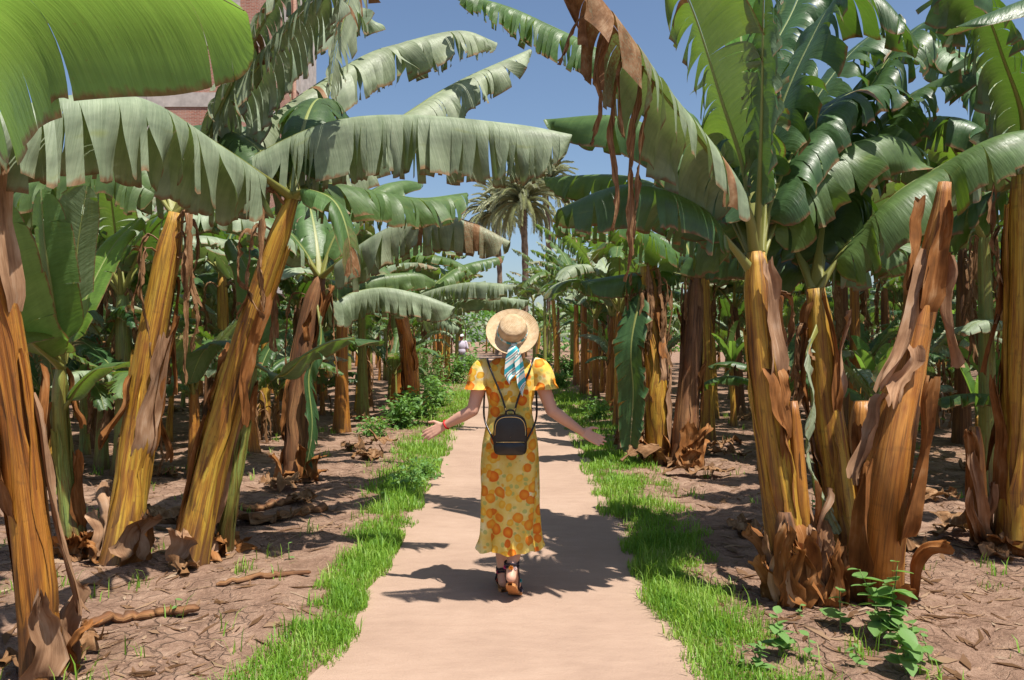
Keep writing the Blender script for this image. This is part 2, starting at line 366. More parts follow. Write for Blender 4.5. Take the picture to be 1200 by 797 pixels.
# ------------------------------------------------------------------ banana leaves
DOWN = np.array((0, 0, -1.))
def leaf_arrays(pts, W, rng, shred=.5, droop=(1., 1.), vee=(.25, .25), pw=.7, dry=0., dry_tip=0., dry_strips=.012, petiole=.12, step=.045, nr=6, sweep=.3, gap=1., crumple=0., rib=.016, tipw=.32, roll=0.):
    n = 60; c, L = spline(pts, n); T = nrm(np.gradient(c, axis=0))
    H = c[-1] - c[0]; H[2] = 0
    if np.linalg.norm(H) < .05: H = np.array((1., 0, 0))
    Sm = nrm(np.cross(nrm(H), -DOWN)); S = np.cross(T, -DOWN); f = sstep(np.linalg.norm(S, axis=1), .1, .5)[:, None]
    S = nrm(S * f + Sm * (1 - f)); S = nrm(S - T * (S * T).sum(1, keepdims=True)); N = np.cross(S, T)
    if roll: S, N = S * math.cos(roll) + N * math.sin(roll), N * math.cos(roll) - S * math.sin(roll)
    ti = np.linspace(0, 1, n)
    def at(A, t): return np.stack([np.interp(t, ti, A[:, k]) for k in range(3)], -1)
    V, Fq, A = [], [], []; nv = 0
    Lb = L * (1 - petiole)
    for si, side in enumerate((1, -1)):
        tb = [0.]
        while tb[-1] < 1:
            s = rng.lognormvariate(math.log(.26 * (1 - shred) ** 1.5 + .022), .6) / max(Lb, .3)
            tb.append(tb[-1] + max(s, .012))
        tb[-1] = 1.
        if len(tb) > 2 and tb[-1] - tb[-2] < .02: tb.pop(-2)
        tc, ch, prm = [], [], []
        for k in range(len(tb) - 1):
            m = max(2, int((tb[k + 1] - tb[k]) * Lb / step) + 2)
            tc += list(np.linspace(tb[k], tb[k + 1], m)); ch += [k] * m
            tm = (tb[k] + tb[k + 1]) / 2
            dk = 1. if rng.random() < dry_strips and (tb[k + 1] - tb[k]) * Lb < .09 else rng.uniform(0, .22)
            dk = max(dk, dry, dry_tip * float(sstep(np.array(tm), .45, .85)) * rng.uniform(.6, 1.3))
            prm.append((rng.gauss(0, .14) * gap, rng.gauss(0, .12) * gap, rng.uniform(.05, .34) * gap * (.3 + shred), rng.uniform(.88, 1.05) * (1 - .25 * (dk > .8) * rng.random()), rng.uniform(.0, .45) if rng.random() < .3 + shred * .8 else rng.uniform(.5, .85), dk, rng.uniform(-1, 1), (.45 + rng.gauss(0, .6)) * gap * shred * 1.5, (tb[k + 1] - tb[k]) * Lb / 2))
        tc = np.array(tc); ch = np.array(ch); pr = np.array(prm)[ch]
        te = petiole + tc * (1 - petiole)
        w = W * np.sqrt(np.clip(1 - (1 - np.minimum(tc / .16, 1)) ** 2, 0.02, 1)) * np.sqrt(np.clip(1 - (np.maximum(tc - (1 - tipw), 0) / tipw) ** 2, .004, 1)) * (1 - .10 * tc)
        B, Tt, Ss, Nn = at(c, te), at(T, te), at(S, te), at(N, te)
        ve = vee[si]; D0 = nrm(Ss * side * math.cos(ve) + Nn * math.sin(ve) + Tt * sweep)
        pos = B + Ss * side * rib * .5; rows = [pos.copy()]; nds = [Nn]
        for k in range(1, nr + 1):
            s = k / nr; sm = sstep((s - pr[:, 4]) / np.maximum(1 - pr[:, 4], .05))
            gcl = np.clip(droop[si] * (s - .5 / nr) ** pw + pr[:, 0] * sm, 0, .97)[:, None]
            d = nrm(D0 * (1 - gcl) + DOWN * gcl + Tt * (pr[:, 1] * sm)[:, None])
            pos = pos + d * (w * pr[:, 3] / nr)[:, None]
            if crumple: pos = pos + np.stack([vnoise(tc * 14 + 9, tc * 0 + s * 5 + j * 17, j + rng.randint(0, 999)) - .5 for j in range(3)], -1) * crumple
            rows.append(pos.copy()); nds.append(np.cross(d, Tt) * side)
        Pm = np.stack(rows, 1)
        cnt = np.bincount(ch); mean = np.stack([np.stack([np.bincount(ch, Pm[:, k, j]) / cnt for j in range(3)], -1) for k in range(nr + 1)], 1)
        for k in range(1, nr + 1):
            s = k / nr; sm = sstep((s - pr[:, 4]) / np.maximum(1 - pr[:, 4], .05))
            Pm[:, k] += (mean[ch, k] - Pm[:, k]) * (pr[:, 2] * sm)[:, None]
            loc = np.concatenate([np.linspace(-1, 1, q) for q in cnt])
            Pm[:, k] += (Nn * (pr[:, 6] * sm * (1 - loc ** 2) * .018)[:, None]) + nds[k] * (pr[:, 7] * sm * loc * np.minimum(pr[:, 8], .07))[:, None]
        m = len(tc); ids = np.arange(m * (nr + 1)).reshape(m, nr + 1) + nv
        ok = ch[:-1] == ch[1:]
        a, b, cc, d = ids[:-1, :-1][ok], ids[1:, :-1][ok], ids[1:, 1:][ok], ids[:-1, 1:][ok]
        q = np.stack([a, d, cc, b] if side < 0 else [a, b, cc, d], -1).reshape(-1, 4)[:, ::-1]
        sv = np.broadcast_to(np.linspace(0, 1, nr + 1) * side, (m, nr + 1)); uu = np.broadcast_to((te * L)[:, None], (m, nr + 1)) - .25 * np.abs(sv) * W
        A.append(np.stack([uu, sv, np.broadcast_to(pr[:, 5][:, None], (m, nr + 1))], -1).reshape(-1, 3))
        V.append(Pm.reshape(-1, 3)); Fq.append(q); nv += m * (nr + 1)
    # midrib: a channelled, tapering rod
    k = 26; tt = np.linspace(0, 1, k); cb, Tb, Sb, Nb = at(c, tt), at(T, tt), at(S, tt), at(N, tt)
    rr = rib * (2.1 * np.exp(-tt * 8) + 1.0 - .82 * tt)
    th = np.linspace(0, 2 * np.pi, 9)[:-1]
    pz = np.sin(th); pz = np.where(pz > .5, .15, pz)
    ring = cb[:, None] + rr[:, None, None] * (np.cos(th)[None, :, None] * Sb[:, None] + pz[None, :, None] * Nb[:, None] * .95)
    i = np.arange(k * 8).reshape(k, 8); a, b = i[:-1], np.roll(i, -1, 1)[:-1]; cc, d = np.roll(i, -1, 1)[1:], i[1:]
    Rq = np.stack([a, b, cc, d], -1).reshape(-1, 4)
    RA = np.stack([np.broadcast_to(tt[:, None], (k, 8)), np.broadcast_to(th[None], (k, 8)), np.broadcast_to((np.maximum(dry, dry_tip * sstep(tt, .5, .9)))[:, None], (k, 8))], -1).reshape(-1, 3)
    return np.vstack(V), np.vstack(Fq), np.vstack(A), ring.reshape(-1, 3), Rq, RA

def add_leaf(plant, pts, W, rng, mat='leaf', rmat='midrib', name='leaf', **kw):
    o = np.array(plant.location)
    v, q, a, rv, rq, ra = leaf_arrays(np.asarray(pts, float), W, rng, **kw)
    lo = link(name, make_mesh(name, v - o, q, M[mat], a), plant)
    link('midrib', make_mesh('midrib', rv - o, rq, M[rmat], ra), lo)
    return lo
def arc(base, az, L, p0, bend, n=7, pw=1.3, side=0.):
    pts = [np.array(base, float)]; a = az
    for k in range(n):
        s = (k + .5) / n; p = p0 - bend * s ** pw; a = az + side * s
        pts.append(pts[-1] + L / n * np.array((math.cos(a) * math.cos(p), math.sin(a) * math.cos(p), math.sin(p))))
    return pts

# ------------------------------------------------------------------ pseudostems
def stem_arrays(pts, r0, r1, rng, nz=30, nt=36, flare=.2, taper=1.):
    c, L = spline(pts, nz); T = nrm(np.gradient(c, axis=0))
    S = nrm(np.cross(T, np.array((0, 1., .05)))); N = np.cross(S, T)
    tz = np.linspace(0, 1, nz)[:, None]; th = np.linspace(0, 2 * np.pi, nt, endpoint=False)[None]
    r = r0 * .93 + (r1 * .92 - r0 * .93) * tz ** .9; r = r * (1 + flare * np.exp(-tz * L / .13)) * (1 - .35 * sstep(tz, .88, 1.0) * taper)
    p1, p2, p3 = (rng.uniform(0, 6.28) for _ in range(3))
    saw = (((th * 2 + p1 + tz * L * .7) / (2 * np.pi)) % 1.0); saw2 = (((th + p2 - tz * L * 1.1) / (2 * np.pi)) % 1.0)
    r = r * (1 + .10 * (saw - .5) + .10 * (saw2 - .5) + .05 * np.sin(2 * th + p3) + .07 * (vnoise(th * 2 + p1 * 9, tz * L * 4 + p2, 3) - .5))
    p = c[:, None] + r[..., None] * (np.cos(th)[..., None] * S[:, None] + np.sin(th)[..., None] * N[:, None])
    at = np.stack([np.broadcast_to(np.cos(th + .4) * .55 + np.sin(2 * th) * .2, (nz, nt)) * r0 * 6, np.broadcast_to(tz * L, (nz, nt)), np.zeros((nz, nt))], -1)
    return p, at, c, T, S, N, L
def stem_mesh(p, at, mat, name='pseudostem', cap=True):
    nz, nt = p.shape[:2]; i = np.arange(nz * nt).reshape(nz, nt)
    a, b = i[:-1], np.roll(i, -1, 1)[:-1]; c, d = np.roll(i, -1, 1)[1:], i[1:]
    q = np.stack([a, b, c, d], -1).reshape(-1, 4); v = p.reshape(-1, 3); A = at.reshape(-1, 3)
    top = p[-1].mean(0); v = np.vstack([v, top]); A = np.vstack([A, [0, at[-1, 0, 1], .3]])
    tr = np.stack([i[-1], np.roll(i[-1], -1), np.full(nt, nz * nt)], -1)
    return make_mesh(name, v, [q.astype(np.int32), tr.astype(np.int32)], mat, A)
def flap(plant, st, z0, z1, thc, span, peel, rng, mat='sheath', name='dry_sheath', down=False, curl=.3, fit=1.):
    """a dead sheath that clings to the stem and peels off at its loose end"""
    p, at, c, T, S, N, L = st; o = np.array(plant.location)
    nz, nt = 14, 12; tz = np.linspace(z0, z1, nz); ti = np.linspace(0, 1, len(c))
    def f(A, t): return np.stack([np.interp(t, ti, A[:, k]) for k in range(3)], -1)
    rr = np.linalg.norm(p - c[:, None], axis=2).max(1); r = np.interp(tz, ti, rr)[:, None] * (1 + .06 * fit) + .006 * fit
    u = np.linspace(0, 1, nz)[:, None]; w = np.linspace(-1, 1, nt)[None]
    loose = u if not down else 1 - u
    s1, s2, s3 = (rng.uniform(0, 99) for _ in range(3)); tpr = rng.uniform(.55, .95)
    lw = span / 2 * (1 - tpr * loose ** 1.6) * (.75 + .7 * (vnoise(u * 7 + s1, u * 0, 3) - .3)); rw = span / 2 * (1 - tpr * loose ** 1.6) * (.75 + .7 * (vnoise(u * 7 + s2, u * 0, 4) - .3))
    th = thc + np.where(w < 0, w * lw, w * rw) + .5 * (vnoise(u * 2.5 + s3, w * 0, 3) - .5)
    off = peel * sstep(loose, .35, 1.) ** 1.4 + curl * .06 * np.abs(w) ** 3 + .03 * (vnoise(u * 6 + rng.uniform(0, 99), w * 3, 4) - .5) * (.3 + loose)
    rad_ = r + off - .03 * (1 - sstep(loose, 0, .12))
    cc, Sx, Nx, Tx = f(c, tz), f(S, tz), f(N, tz), f(T, tz)
    rag = .07 * (vnoise(w * 5 + rng.uniform(0, 99), w * 0, 9) - .5) * loose ** 2 * (1 if not down else -1)
    pos = cc[:, None] + rad_[..., None] * (np.cos(th)[..., None] * Sx[:, None] + np.sin(th)[..., None] * Nx[:, None]) + (rag[..., None] + 0 * th[..., None]) * Tx[:, None]
    pos[..., 2] -= (peel * .5 * sstep(loose, .6, 1.) ** 2) * (0 if down else 1)
    at2 = np.stack([w * span * .1 + 0 * u, u * (z1 - z0) * L + 0 * w, 0 * u * w], -1).reshape(-1, 3)
    pos[..., 2] = np.maximum(pos[..., 2], .012)
    inner = pos - (np.cos(th)[..., None] * Sx[:, None] + np.sin(th)[..., None] * Nx[:, None]) * .005
    m = MB(); m.grid(pos - o); m.grid((inner - o)[:, ::-1])
    return link(name, m.mesh(name, M[mat], True, np.vstack([at2, at2])), plant)

def near_plant(name, label, pts, r0, r1, mat, seed, cat='banana plant', group=None, leaves=(), flaps=0, flap_mat=('sheath',), hang=0, hang_len=(.6, 1.3), base_flaps=7):
    rng = random.Random(seed); pts = [np.array(p, float) for p in pts]
    b = pts[0].copy(); b[2] = gz(b[0], b[1]) - .02; pts[0] = b
    root = empty(name, b, label, cat, group)
    st = stem_arrays(pts, r0, r1, rng); p, at, c, T, S, N, L = st
    link('pseudostem', stem_mesh(p - b, at, M[mat]), root)
    for k in range(flaps):
        z0 = rng.uniform(0, .7); z1 = min(z0 + rng.uniform(.15, .45), .98); dn = rng.random() < .4
        flap(root, st, z0, z1, rng.uniform(-3.1, 3.1), rng.uniform(.5, 1.5), rng.uniform(.0, .10), rng, rng.choice(flap_mat), down=dn)
    for k in range(4):
        flap(root, st, rng.uniform(0, .1), rng.uniform(.5, .95), k * 1.57 + rng.uniform(-.4, .4), rng.uniform(1.2, 1.9), rng.uniform(0, .012), rng, mat, 'leaf_sheath', curl=.10, fit=-.4)
    for k in range(base_flaps):
        flap(root, st, rng.uniform(0, .02), rng.uniform(.06, .24), rng.uniform(-3.1, 3.1), rng.uniform(.7, 1.6), rng.uniform(.02, .13), rng, rng.choice(flap_mat), curl=.8)
    for (pp, W, kw) in leaves:
        kw = dict(kw); add_leaf(root, pp, W, rng, **kw)
    top = c[-1]
    for k in range(hang):
        az = rng.uniform(0, 6.28); Lh = rng.uniform(*hang_len); r = rng.uniform(.06, .2) + r1
        d = np.array((math.cos(az), math.sin(az), 0)); q0 = c[rng.randint(nz_top(len(c)), len(c) - 2)]
        q = [q0, q0 + d * r * .8 + np.array((0, 0, rng.uniform(.02, .12))), q0 + d * r + np.array((0, 0, -.18)), q0 + d * r * rng.uniform(.7, 1.2) + np.array((0, 0, -Lh * .6)), q0 + d * r * rng.uniform(.5, 1.3) + np.array((0, 0, -Lh))]
        add_leaf(root, q, rng.uniform(.035, .10), rng, 'dry_leaf', 'midrib_dry', 'dry_leaf', dry=1., shred=.35, droop=(.5, .5), vee=(-.4, -.4), crumple=.018, petiole=.15, rib=.006, sweep=1.6, gap=1.2, nr=4)
    return root, st
def nz_top(n): return int(n * .8)

# shared meshes for the plants farther in
LIB = {'leaf': [], 'hang': [], 'stem': [], 'young': []}
lr = random.Random(11)
def lib_leaf(name, pts, W, mat, rmat, **kw):
    v, q, a, rv, rq, ra = leaf_arrays(np.asarray(pts, float), W, lr, step=.07, nr=5, **kw)
    nq = len(q); A = np.vstack([a, ra])
    return make_mesh(name, np.vstack([v, rv]), [np.vstack([q, rq + len(v)]).astype(np.int32)], attr=A, mats=[M[mat], M[rmat]], mi=[0] * nq + [1] * len(rq))
for k in range(18):
    p0 = lr.uniform(R(48), R(84)); bend = lr.uniform(R(45), R(135)); L = lr.uniform(1.9, 2.6)
    LIB['leaf'].append(lib_leaf('leaf', arc((0, 0, 0), 0, L, p0, bend, side=lr.uniform(-.3, .3)), lr.uniform(.27, .36), ('leaf', 'leaf_dusty', 'leaf_dark')[k % 3], 'midrib',
        shred=lr.uniform(.35, .85), droop=(lr.uniform(.6, 1.), lr.uniform(.6, 1.)), vee=(.3, .3), pw=.8, dry_tip=lr.choice((0, 0, 0, .5)), petiole=.16))
for k in range(6):
    L = lr.uniform(1.1, 1.7)
    LIB['young'].append(lib_leaf('leaf', arc((0, 0, 0), 0, L, lr.uniform(R(70), R(86)), lr.uniform(R(10), R(60))), lr.uniform(.15, .24), 'leaf_young', 'midrib', shred=.1, droop=(.2, .2), vee=(.7, .7), pw=1.2, dry_strips=0, petiole=.12, gap=.5))
for k in range(8):
    L = lr.uniform(.8, 1.5); r = lr.uniform(.12, .3)
    LIB['hang'].append(lib_leaf('dry_leaf', [(0, 0, 0), (r * .7, 0, .1), (r, .02, -.15), (r * .9, .05, -L * .6), (r * lr.uniform(.5, 1.2), 0, -L)], lr.uniform(.07, .15), 'dry_leaf', 'midrib_dry', dry=1., shred=.4, droop=(.5, .5), vee=(-.4, -.4), crumple=.022, petiole=.15, rib=.008, sweep=1.5, gap=1.3))
for k in range(10):
    h = 1.0; ln = lr.uniform(0, .09); az = lr.uniform(0, 6.28)
    p, at, c, T, S, N, L = stem_arrays([(0, 0, -.02), (ln * .2 * math.cos(az), ln * .2 * math.sin(az), .35), (ln * math.cos(az), ln * math.sin(az), 1.0)], .058, .036, lr, nz=14, nt=18, flare=.35)
    at = at.copy(); at[..., 1] *= 2.4; at[..., 0] *= 2.4
    LIB['stem'].append((stem_mesh(p, at, M[('stem_yellow', 'stem_orange', 'stem_brown', 'stem_green')[k % 4]]), np.array(c[-1]), k % 4))
tone_word = ('yellow', 'orange brown', 'dark brown', 'green')
cnt = {}
def grove_plant(x, y, seed, side, row, h=None, nl=None, detail=1, hangs=None, stem=None, young=False, small=False):
    rng = random.Random(seed); h = h or rng.uniform(2.0, 2.9); zb = gz(x, y)
    sm, top, tone = LIB['stem'][stem if stem is not None else rng.randrange(10)]
    nh = hangs if hangs is not None else rng.choice((0, 0, 2, 3, 5))
    if young: look = 'young banana sucker with smooth leaves'; nh = 0
    else: look = '%s banana plant %s' % (tone_word[tone], 'with clean stem' if nh == 0 else 'with few dead leaves' if nh < 4 else 'in dead leaf skirt')
    look = ('tall ' if h > 2.45 else 'short ' if h < 1.95 else '') + look
    lab = look + ' ' + row; root = empty('banana_sucker' if young else 'banana_plant', (x, y, zb), lab, 'banana plant', lab)
    root.rotation_euler = (0, 0, rng.uniform(0, 6.28))
    sc = h * (1.0 if not young else .8); rs = rng.uniform(1.6, 2.3) * (.6 if young or small else 1)
    link('pseudostem', sm, root, scale=(rs, rs, sc))
    tp = np.array((top[0] * rs, top[1] * rs, top[2] * sc))
    n = nl or rng.randint(8, 10); a0 = rng.uniform(0, 6.28)
    for k in range(n):
        me = rng.choice(LIB['young' if young else 'leaf']); s = rng.uniform(.8, 1.1) * (.62 if small else 1)
        link('leaf', me, root, tp - np.array((0, 0, rng.uniform(0, .12))), (rng.uniform(-.1, .1), rng.uniform(-.12, .3), a0 + k * 2.4 + rng.uniform(-.3, .3)), s)
    for k in range(nh):
        link('dry_leaf', rng.choice(LIB['hang']), root, tp - np.array((0, 0, rng.uniform(.05, .35))), (0, 0, rng.uniform(0, 6.28)), rng.uniform(.8, 1.15))
    return root

# ------------------------------------------------------------------ brick building and wall behind the grove
def brick_material(name, bw=.25, rh=.075):
    t = NT(name); geo = t.n('ShaderNodeNewGeometry'); tc = t.n('ShaderNodeTexCoord').outputs['Object']
    x = t.n('ShaderNodeSeparateXYZ', {0: tc}); nx = t.n('ShaderNodeSeparateXYZ', {0: geo.outputs['Normal']})
    hor = t.mix(t.math('GREATER_THAN', t.math('ABSOLUTE', nx.outputs[0]), .5), x.outputs[0], x.outputs[1])
    uv = t.n('ShaderNodeCombineXYZ', {0: hor, 1: x.outputs[2]})
    uvw = t.n('ShaderNodeVectorMath', {0: uv, 1: t.n('ShaderNodeVectorMath', {0: t.n('ShaderNodeTexNoise', {'Vector': tc, 'Scale': 3., 'Detail': 2.}).outputs['Color'], 1: (.03, .03, 0)}, operation='MULTIPLY')}, operation='ADD')
    br = t.n('ShaderNodeTexBrick', {'Vector': uvw, 'Color1': (.42, .17, .115, 1), 'Color2': (.30, .105, .07, 1), 'Mortar': (.40, .32, .27, 1), 'Scale': 1., 'Mortar Size': .012, 'Mortar Smooth': .2, 'Bias': 0., 'Brick Width': bw, 'Row Height': rh})
    col = t.mix(t.rng(t.noise(tc, 1.3, 5, .65), .45, .7, 0, .5), br.outputs['Color'], (.5, .34, .27))
    bp = t.bump(t.math('ADD', t.math('MULTIPLY', br.outputs['Fac'], -1.), t.math('MULTIPLY', t.noise(tc, 12, 3), .6)), .8, .03)
    return t.done(t.pbsdf(Base_Color=col, Roughness=.9, Specular_IOR_Level=.15, Normal=bp))
M['brick'] = brick_material('red_brick'); M['concrete'] = plain('bare_concrete', (.42, .37, .34), .9, .2, .22, 2.5, .5, 30)
M['glass'] = plain('dark_window_glass', (.03, .035, .04), .1, .5, .2)
M['pipe'] = plain('painted_drain_pipe', (.50, .30, .22), .5)
bx0, bx1, by0, by1, bh = -22.0, -12.75, 40.0, 51.5, 23.0
bld = empty('brick_building', ((bx0 + bx1) / 2, (by0 + by1) / 2, 0), 'tall unfinished red brick building with bare concrete beams behind the banana leaves', 'building')
bo = np.array(bld.location)
def bpart(name, m, mat, par=None): return link(name, (lambda me: me)(MB.mesh(m, name, mat, False)), par or bld)
def bb(x0, x1, y0, y1, z0, z1): return MB().box(np.array(((x0 + x1) / 2, (y0 + y1) / 2, (z0 + z1) / 2)) - bo, (x1 - x0, y1 - y0, z1 - z0))
bpart('wall', bb(bx0, bx1, by0, by1, -.3, bh), M['brick'])
for k in range(7):
    z = 1.0 + k * 3.05
    bpart('concrete_beam', bb(bx0 - .04, bx1 + .04, by0 - .05, by1 - 3.4, z, z + .72), M['concrete'])
for xa in (-22.05, -18.3, -14.5):
    bpart('concrete_column', bb(xa, xa + .86, by0 - .09, by0 + .3, -.3, bh), M['concrete'])
bpart('stair_shaft', bb(bx1 - .5, bx1 + .10, 47.6, by1, -.3, bh), M['concrete'])
m = MB().tube(np.array([(bx1 + .12, 46.2, z) for z in np.linspace(0, bh, 12)]) - bo, .12); link('drain_pipe', m.mesh('drain_pipe', M['pipe']), bld)
for k in range(7):
    for xa in (-20.6,):
        z = 2.4 + k * 3.05; wf = bpart('window', bb(xa, xa + 1.3, by0 - .03, by0 + .1, z, z + 1.2), M['concrete'])
        bpart('pane', bb(xa + .1, xa + 1.2, by0 - .045, by0 + .05, z + .1, z + 1.1), M['glass'], wf)
bw = link('brick_wall', MB().box((0, 0, 1.0), (.26, 33, 2.3)).mesh('brick_wall', M['brick'], False), loc=(-17.2, 23.4, 0)); tag(bw, 'low red brick boundary wall seen between the stems', 'wall')

# ------------------------------------------------------------------ date palms far down the path
def frond_mesh(L, seed):
    rng = random.Random(seed); c, _ = spline(arc((0, 0, 0), 0, L, R(rng.uniform(25, 60)), R(rng.uniform(60, 100))), 30)
    m = MB().tube(c[::3], np.linspace(.05, .012, 10), 5)
    att = [np.zeros((m.n, 3)) + (.5, .5, 0)]
    T = nrm(np.gradient(c, axis=0))
    for i in range(3, 30):
        for s in (-1, 1):
            for h in (0, .5):
                b = c[i] + T[i] * h * L / 30; ln = (.62 - .35 * (i / 30)) * rng.uniform(.85, 1.1); d = nrm(T[i] * .75 + np.array((0, s, 0)) * .7 + np.array((0, 0, .35 + rng.uniform(-.2, .2))))
                e = b + d * ln + np.array((0, 0, -.16)); wd = np.array((.0, 0, .045)) + T[i] * .04
                m.add([b - wd, b + wd, b + d * ln * .6 + wd * .7, e], t=[(0, 1, 2), (0, 2, 3)]); att.append(np.full((4, 3), rng.uniform(.1, .9)))
    return m.mesh('frond', M['palm'], False, np.vstack(att))
M['palm'] = blade_material('date_palm_frond', [(0, (.27, .30, .19)), (.5, (.40, .42, .28)), (1, (.55, .54, .38))], (.42, .46, .22))  # stops lightened so the frond colour itself carries the distance haze
M['bark'] = plain('palm_bark', (.20, .14, .10), .9, .1, .5, 4, .8, 12)
fr = [frond_mesh(3.7, k) for k in range(4)]
def palm(px, pyc, Y, seed, label):
    rng = random.Random(seed); c = P(px, pyc, Y); root = empty('date_palm', (c[0], Y, -.05), label, 'palm tree', 'date palms beyond the end of the path')
    z = np.linspace(0, c[2], 22); m = MB().tube(np.stack([.25 * np.sin(z * .25), 0 * z, z], -1), .24 + .04 * (np.arange(22) % 2), 9); link('trunk', m.mesh('trunk', M['bark']), root)
    for k in range(90):
        a = k * 2.4; tilt = rng.uniform(-.95, .85)
        link('frond', rng.choice(fr), root, (.25 * math.sin(c[2] * .25), 0, c[2]), (0, tilt, a), rng.uniform(.8, 1.1))
palm(612, 238, 62, 1, 'broad date palm with a full grey green crown rising over the path')
palm(641, 222, 70, 2, 'taller date palm standing behind the full crowned palm')
palm(583, 250, 80, 3, 'far small date palm with the lowest crown')

# ------------------------------------------------------------------ the near banana plants, traced from the photograph
def px(*a): return [P(*q) for q in a]
rn = random.Random(3)
gl = 'banana plants lining the path'
D = dict
# left side
C1 = P(-40, 120, 3.35)
near_plant('banana_plant', 'thick orange stemmed banana plant with a bright backlit leaf beside the green sucker', [G(52, 797), P(35, 620, 3.5), P(14, 440, 3.45), P(-14, 270, 3.4), C1], .084, .07, 'stem_orange', 21, group=gl, base_flaps=4, flaps=5, flap_mat=('sheath', 'sheath_pale'), hang=2, hang_len=(.5, .9), leaves=[
    ([C1, P(-70, 60, 2.8), P(-40, -10, 2.45), P(70, -42, 2.3), P(190, -34, 2.2), P(286, 12, 2.15)], .47, D(mat='leaf_young', shred=.05, droop=(.25, .93), vee=(.15, .1), pw=.42, dry_strips=0, gap=.45, step=.03, nr=9, sweep=.5)),
    (arc(C1, 2.6, 2.0, 1.1, 1.6), .33, D(mat='leaf')), (arc(C1, 3.7, 2.0, .9, 1.5), .33, D(mat='leaf')), (arc(C1, 5.0, 1.8, 1.2, 1.6), .3, D(mat='leaf')),
    (arc(C1, 1.7, 1.9, 1.25, 1.3), .3, D(mat='leaf'))])
C3 = P(207, 250, 5.45)
near_plant('banana_plant', 'upright yellow banana plant with shaggy dry strips hanging on its upper stem', [G(140, 662), P(158, 540, 5.4), P(178, 400, 5.42), C3], .122, .092, 'stem_yellow', 22, group=gl, flaps=6, flap_mat=('sheath', 'sheath_pale'), hang=7, hang_len=(.5, .95), leaves=[
    (px((207, 250, 5.45), (255, 212, 5.4), (310, 176, 5.3), (391, 142, 5.2), (483, 135, 5.1), (605, 146, 5.0), (670, 158, 5.0)), .455, D(mat='leaf_dusty', shred=.76, droop=(1.25, 1.25), pw=.35, vee=(.1, .1), gap=1.1, dry_strips=.02, step=.035, nr=8, sweep=.12, tipw=.2)),
    (px((207, 250, 5.45), (225, 200, 5.5), (249, 154, 5.5), (305, 75, 5.4), (356, 13, 5.3), (410, -40, 5.2)), .40, D(mat='leaf_dusty', shred=.8, droop=(1.1, 1.1), pw=.5, gap=1.1, step=.035, nr=8)),
    (px((207, 250, 5.45), (280, 80, 5.3), (360, -50, 5.2), (412, -40, 5.05), (405, 15, 4.95), (392, 66, 4.9), (386, 112, 4.9)), .26, D(mat='leaf_dusty', shred=.85, droop=(1.1, 1.1), gap=1.5, dry_strips=.15)),
    (px((207, 250, 5.45), (300, 150, 5.9), (415, 71, 6.5), (469, 51, 6.8), (537, 37, 7.1), (580, 50, 7.3)), .45, D(mat='leaf_dusty', shred=.72, droop=(1.0, 1.1), pw=.5, gap=1.35, nr=8, sweep=.55)),
    (px((207, 250, 5.45), (280, 130, 5.8), (345, 36, 6.2), (405, 8, 6.5), (440, 30, 6.7)), .42, D(mat='leaf_dusty', shred=.7, droop=(1.0, 1.1), pw=.55, gap=1.2, nr=8, sweep=.5)),
    (arc(C3, 2.4, 1.9, 1.0, 1.6), .33, D(mat='leaf')), (arc(C3, 1.4, 2.0, 1.1, 1.5), .33, D(mat='leaf_dark')),
    (px((207, 250, 5.45), (160, 200, 5.6), (110, 190, 5.7), (40, 215, 5.8), (-10, 260, 5.9)), .36, D(mat='leaf', shred=.7, droop=(1.1, 1.1), pw=.5))])
C4 = P(343, 230, 5.2)
near_plant('banana_plant', 'leaning yellow banana plant with a pale split sheath at its foot', [G(222, 664), P(250, 540, 5.3), P(290, 390, 5.25), C4], .118, .075, 'stem_yellow', 23, group=gl, flaps=6, flap_mat=('sheath_pale', 'sheath'), hang=4, hang_len=(.4, .8), leaves=[
    (px((343, 230, 5.2), (300, 200, 4.9), (250, 166, 4.5), (170, 117, 3.95), (80, 112, 3.55), (-30, 140, 3.2)), .47, D(mat='leaf_dusty', shred=.62, droop=(1.2, 1.25), pw=.38, vee=(.1, .1), gap=1.0, dry_strips=0, step=.03, nr=9, sweep=.15, tipw=.2)),
    (px((343, 230, 5.2), (400, 180, 5.9), (474, 135, 6.5), (537, 95, 7.0), (620, 58, 7.5)), .42, D(mat='leaf_dusty', shred=.7, droop=(1.0, 1.05), pw=.5, gap=1.1, nr=8, sweep=.5)),
    (px((343, 230, 5.2), (375, 215, 5.5), (430, 222, 5.9), (490, 232, 6.3), (545, 226, 6.7)), .36, D(mat='leaf', shred=.75, droop=(1.0, 1.0), pw=.5)),
    (px((343, 230, 5.2), (360, 222, 5.1), (392, 236, 5.0), (408, 275, 4.95), (412, 320, 4.95)), .2, D(mat='leaf', shred=.5, dry_tip=.8)),
    (arc(C4, 1.6, 1.9, 1.2, 1.5), .33, D(mat='leaf_dark')), (arc(C4, 2.5, 1.9, .9, 1.5), .33, D(mat='leaf_dark'))])
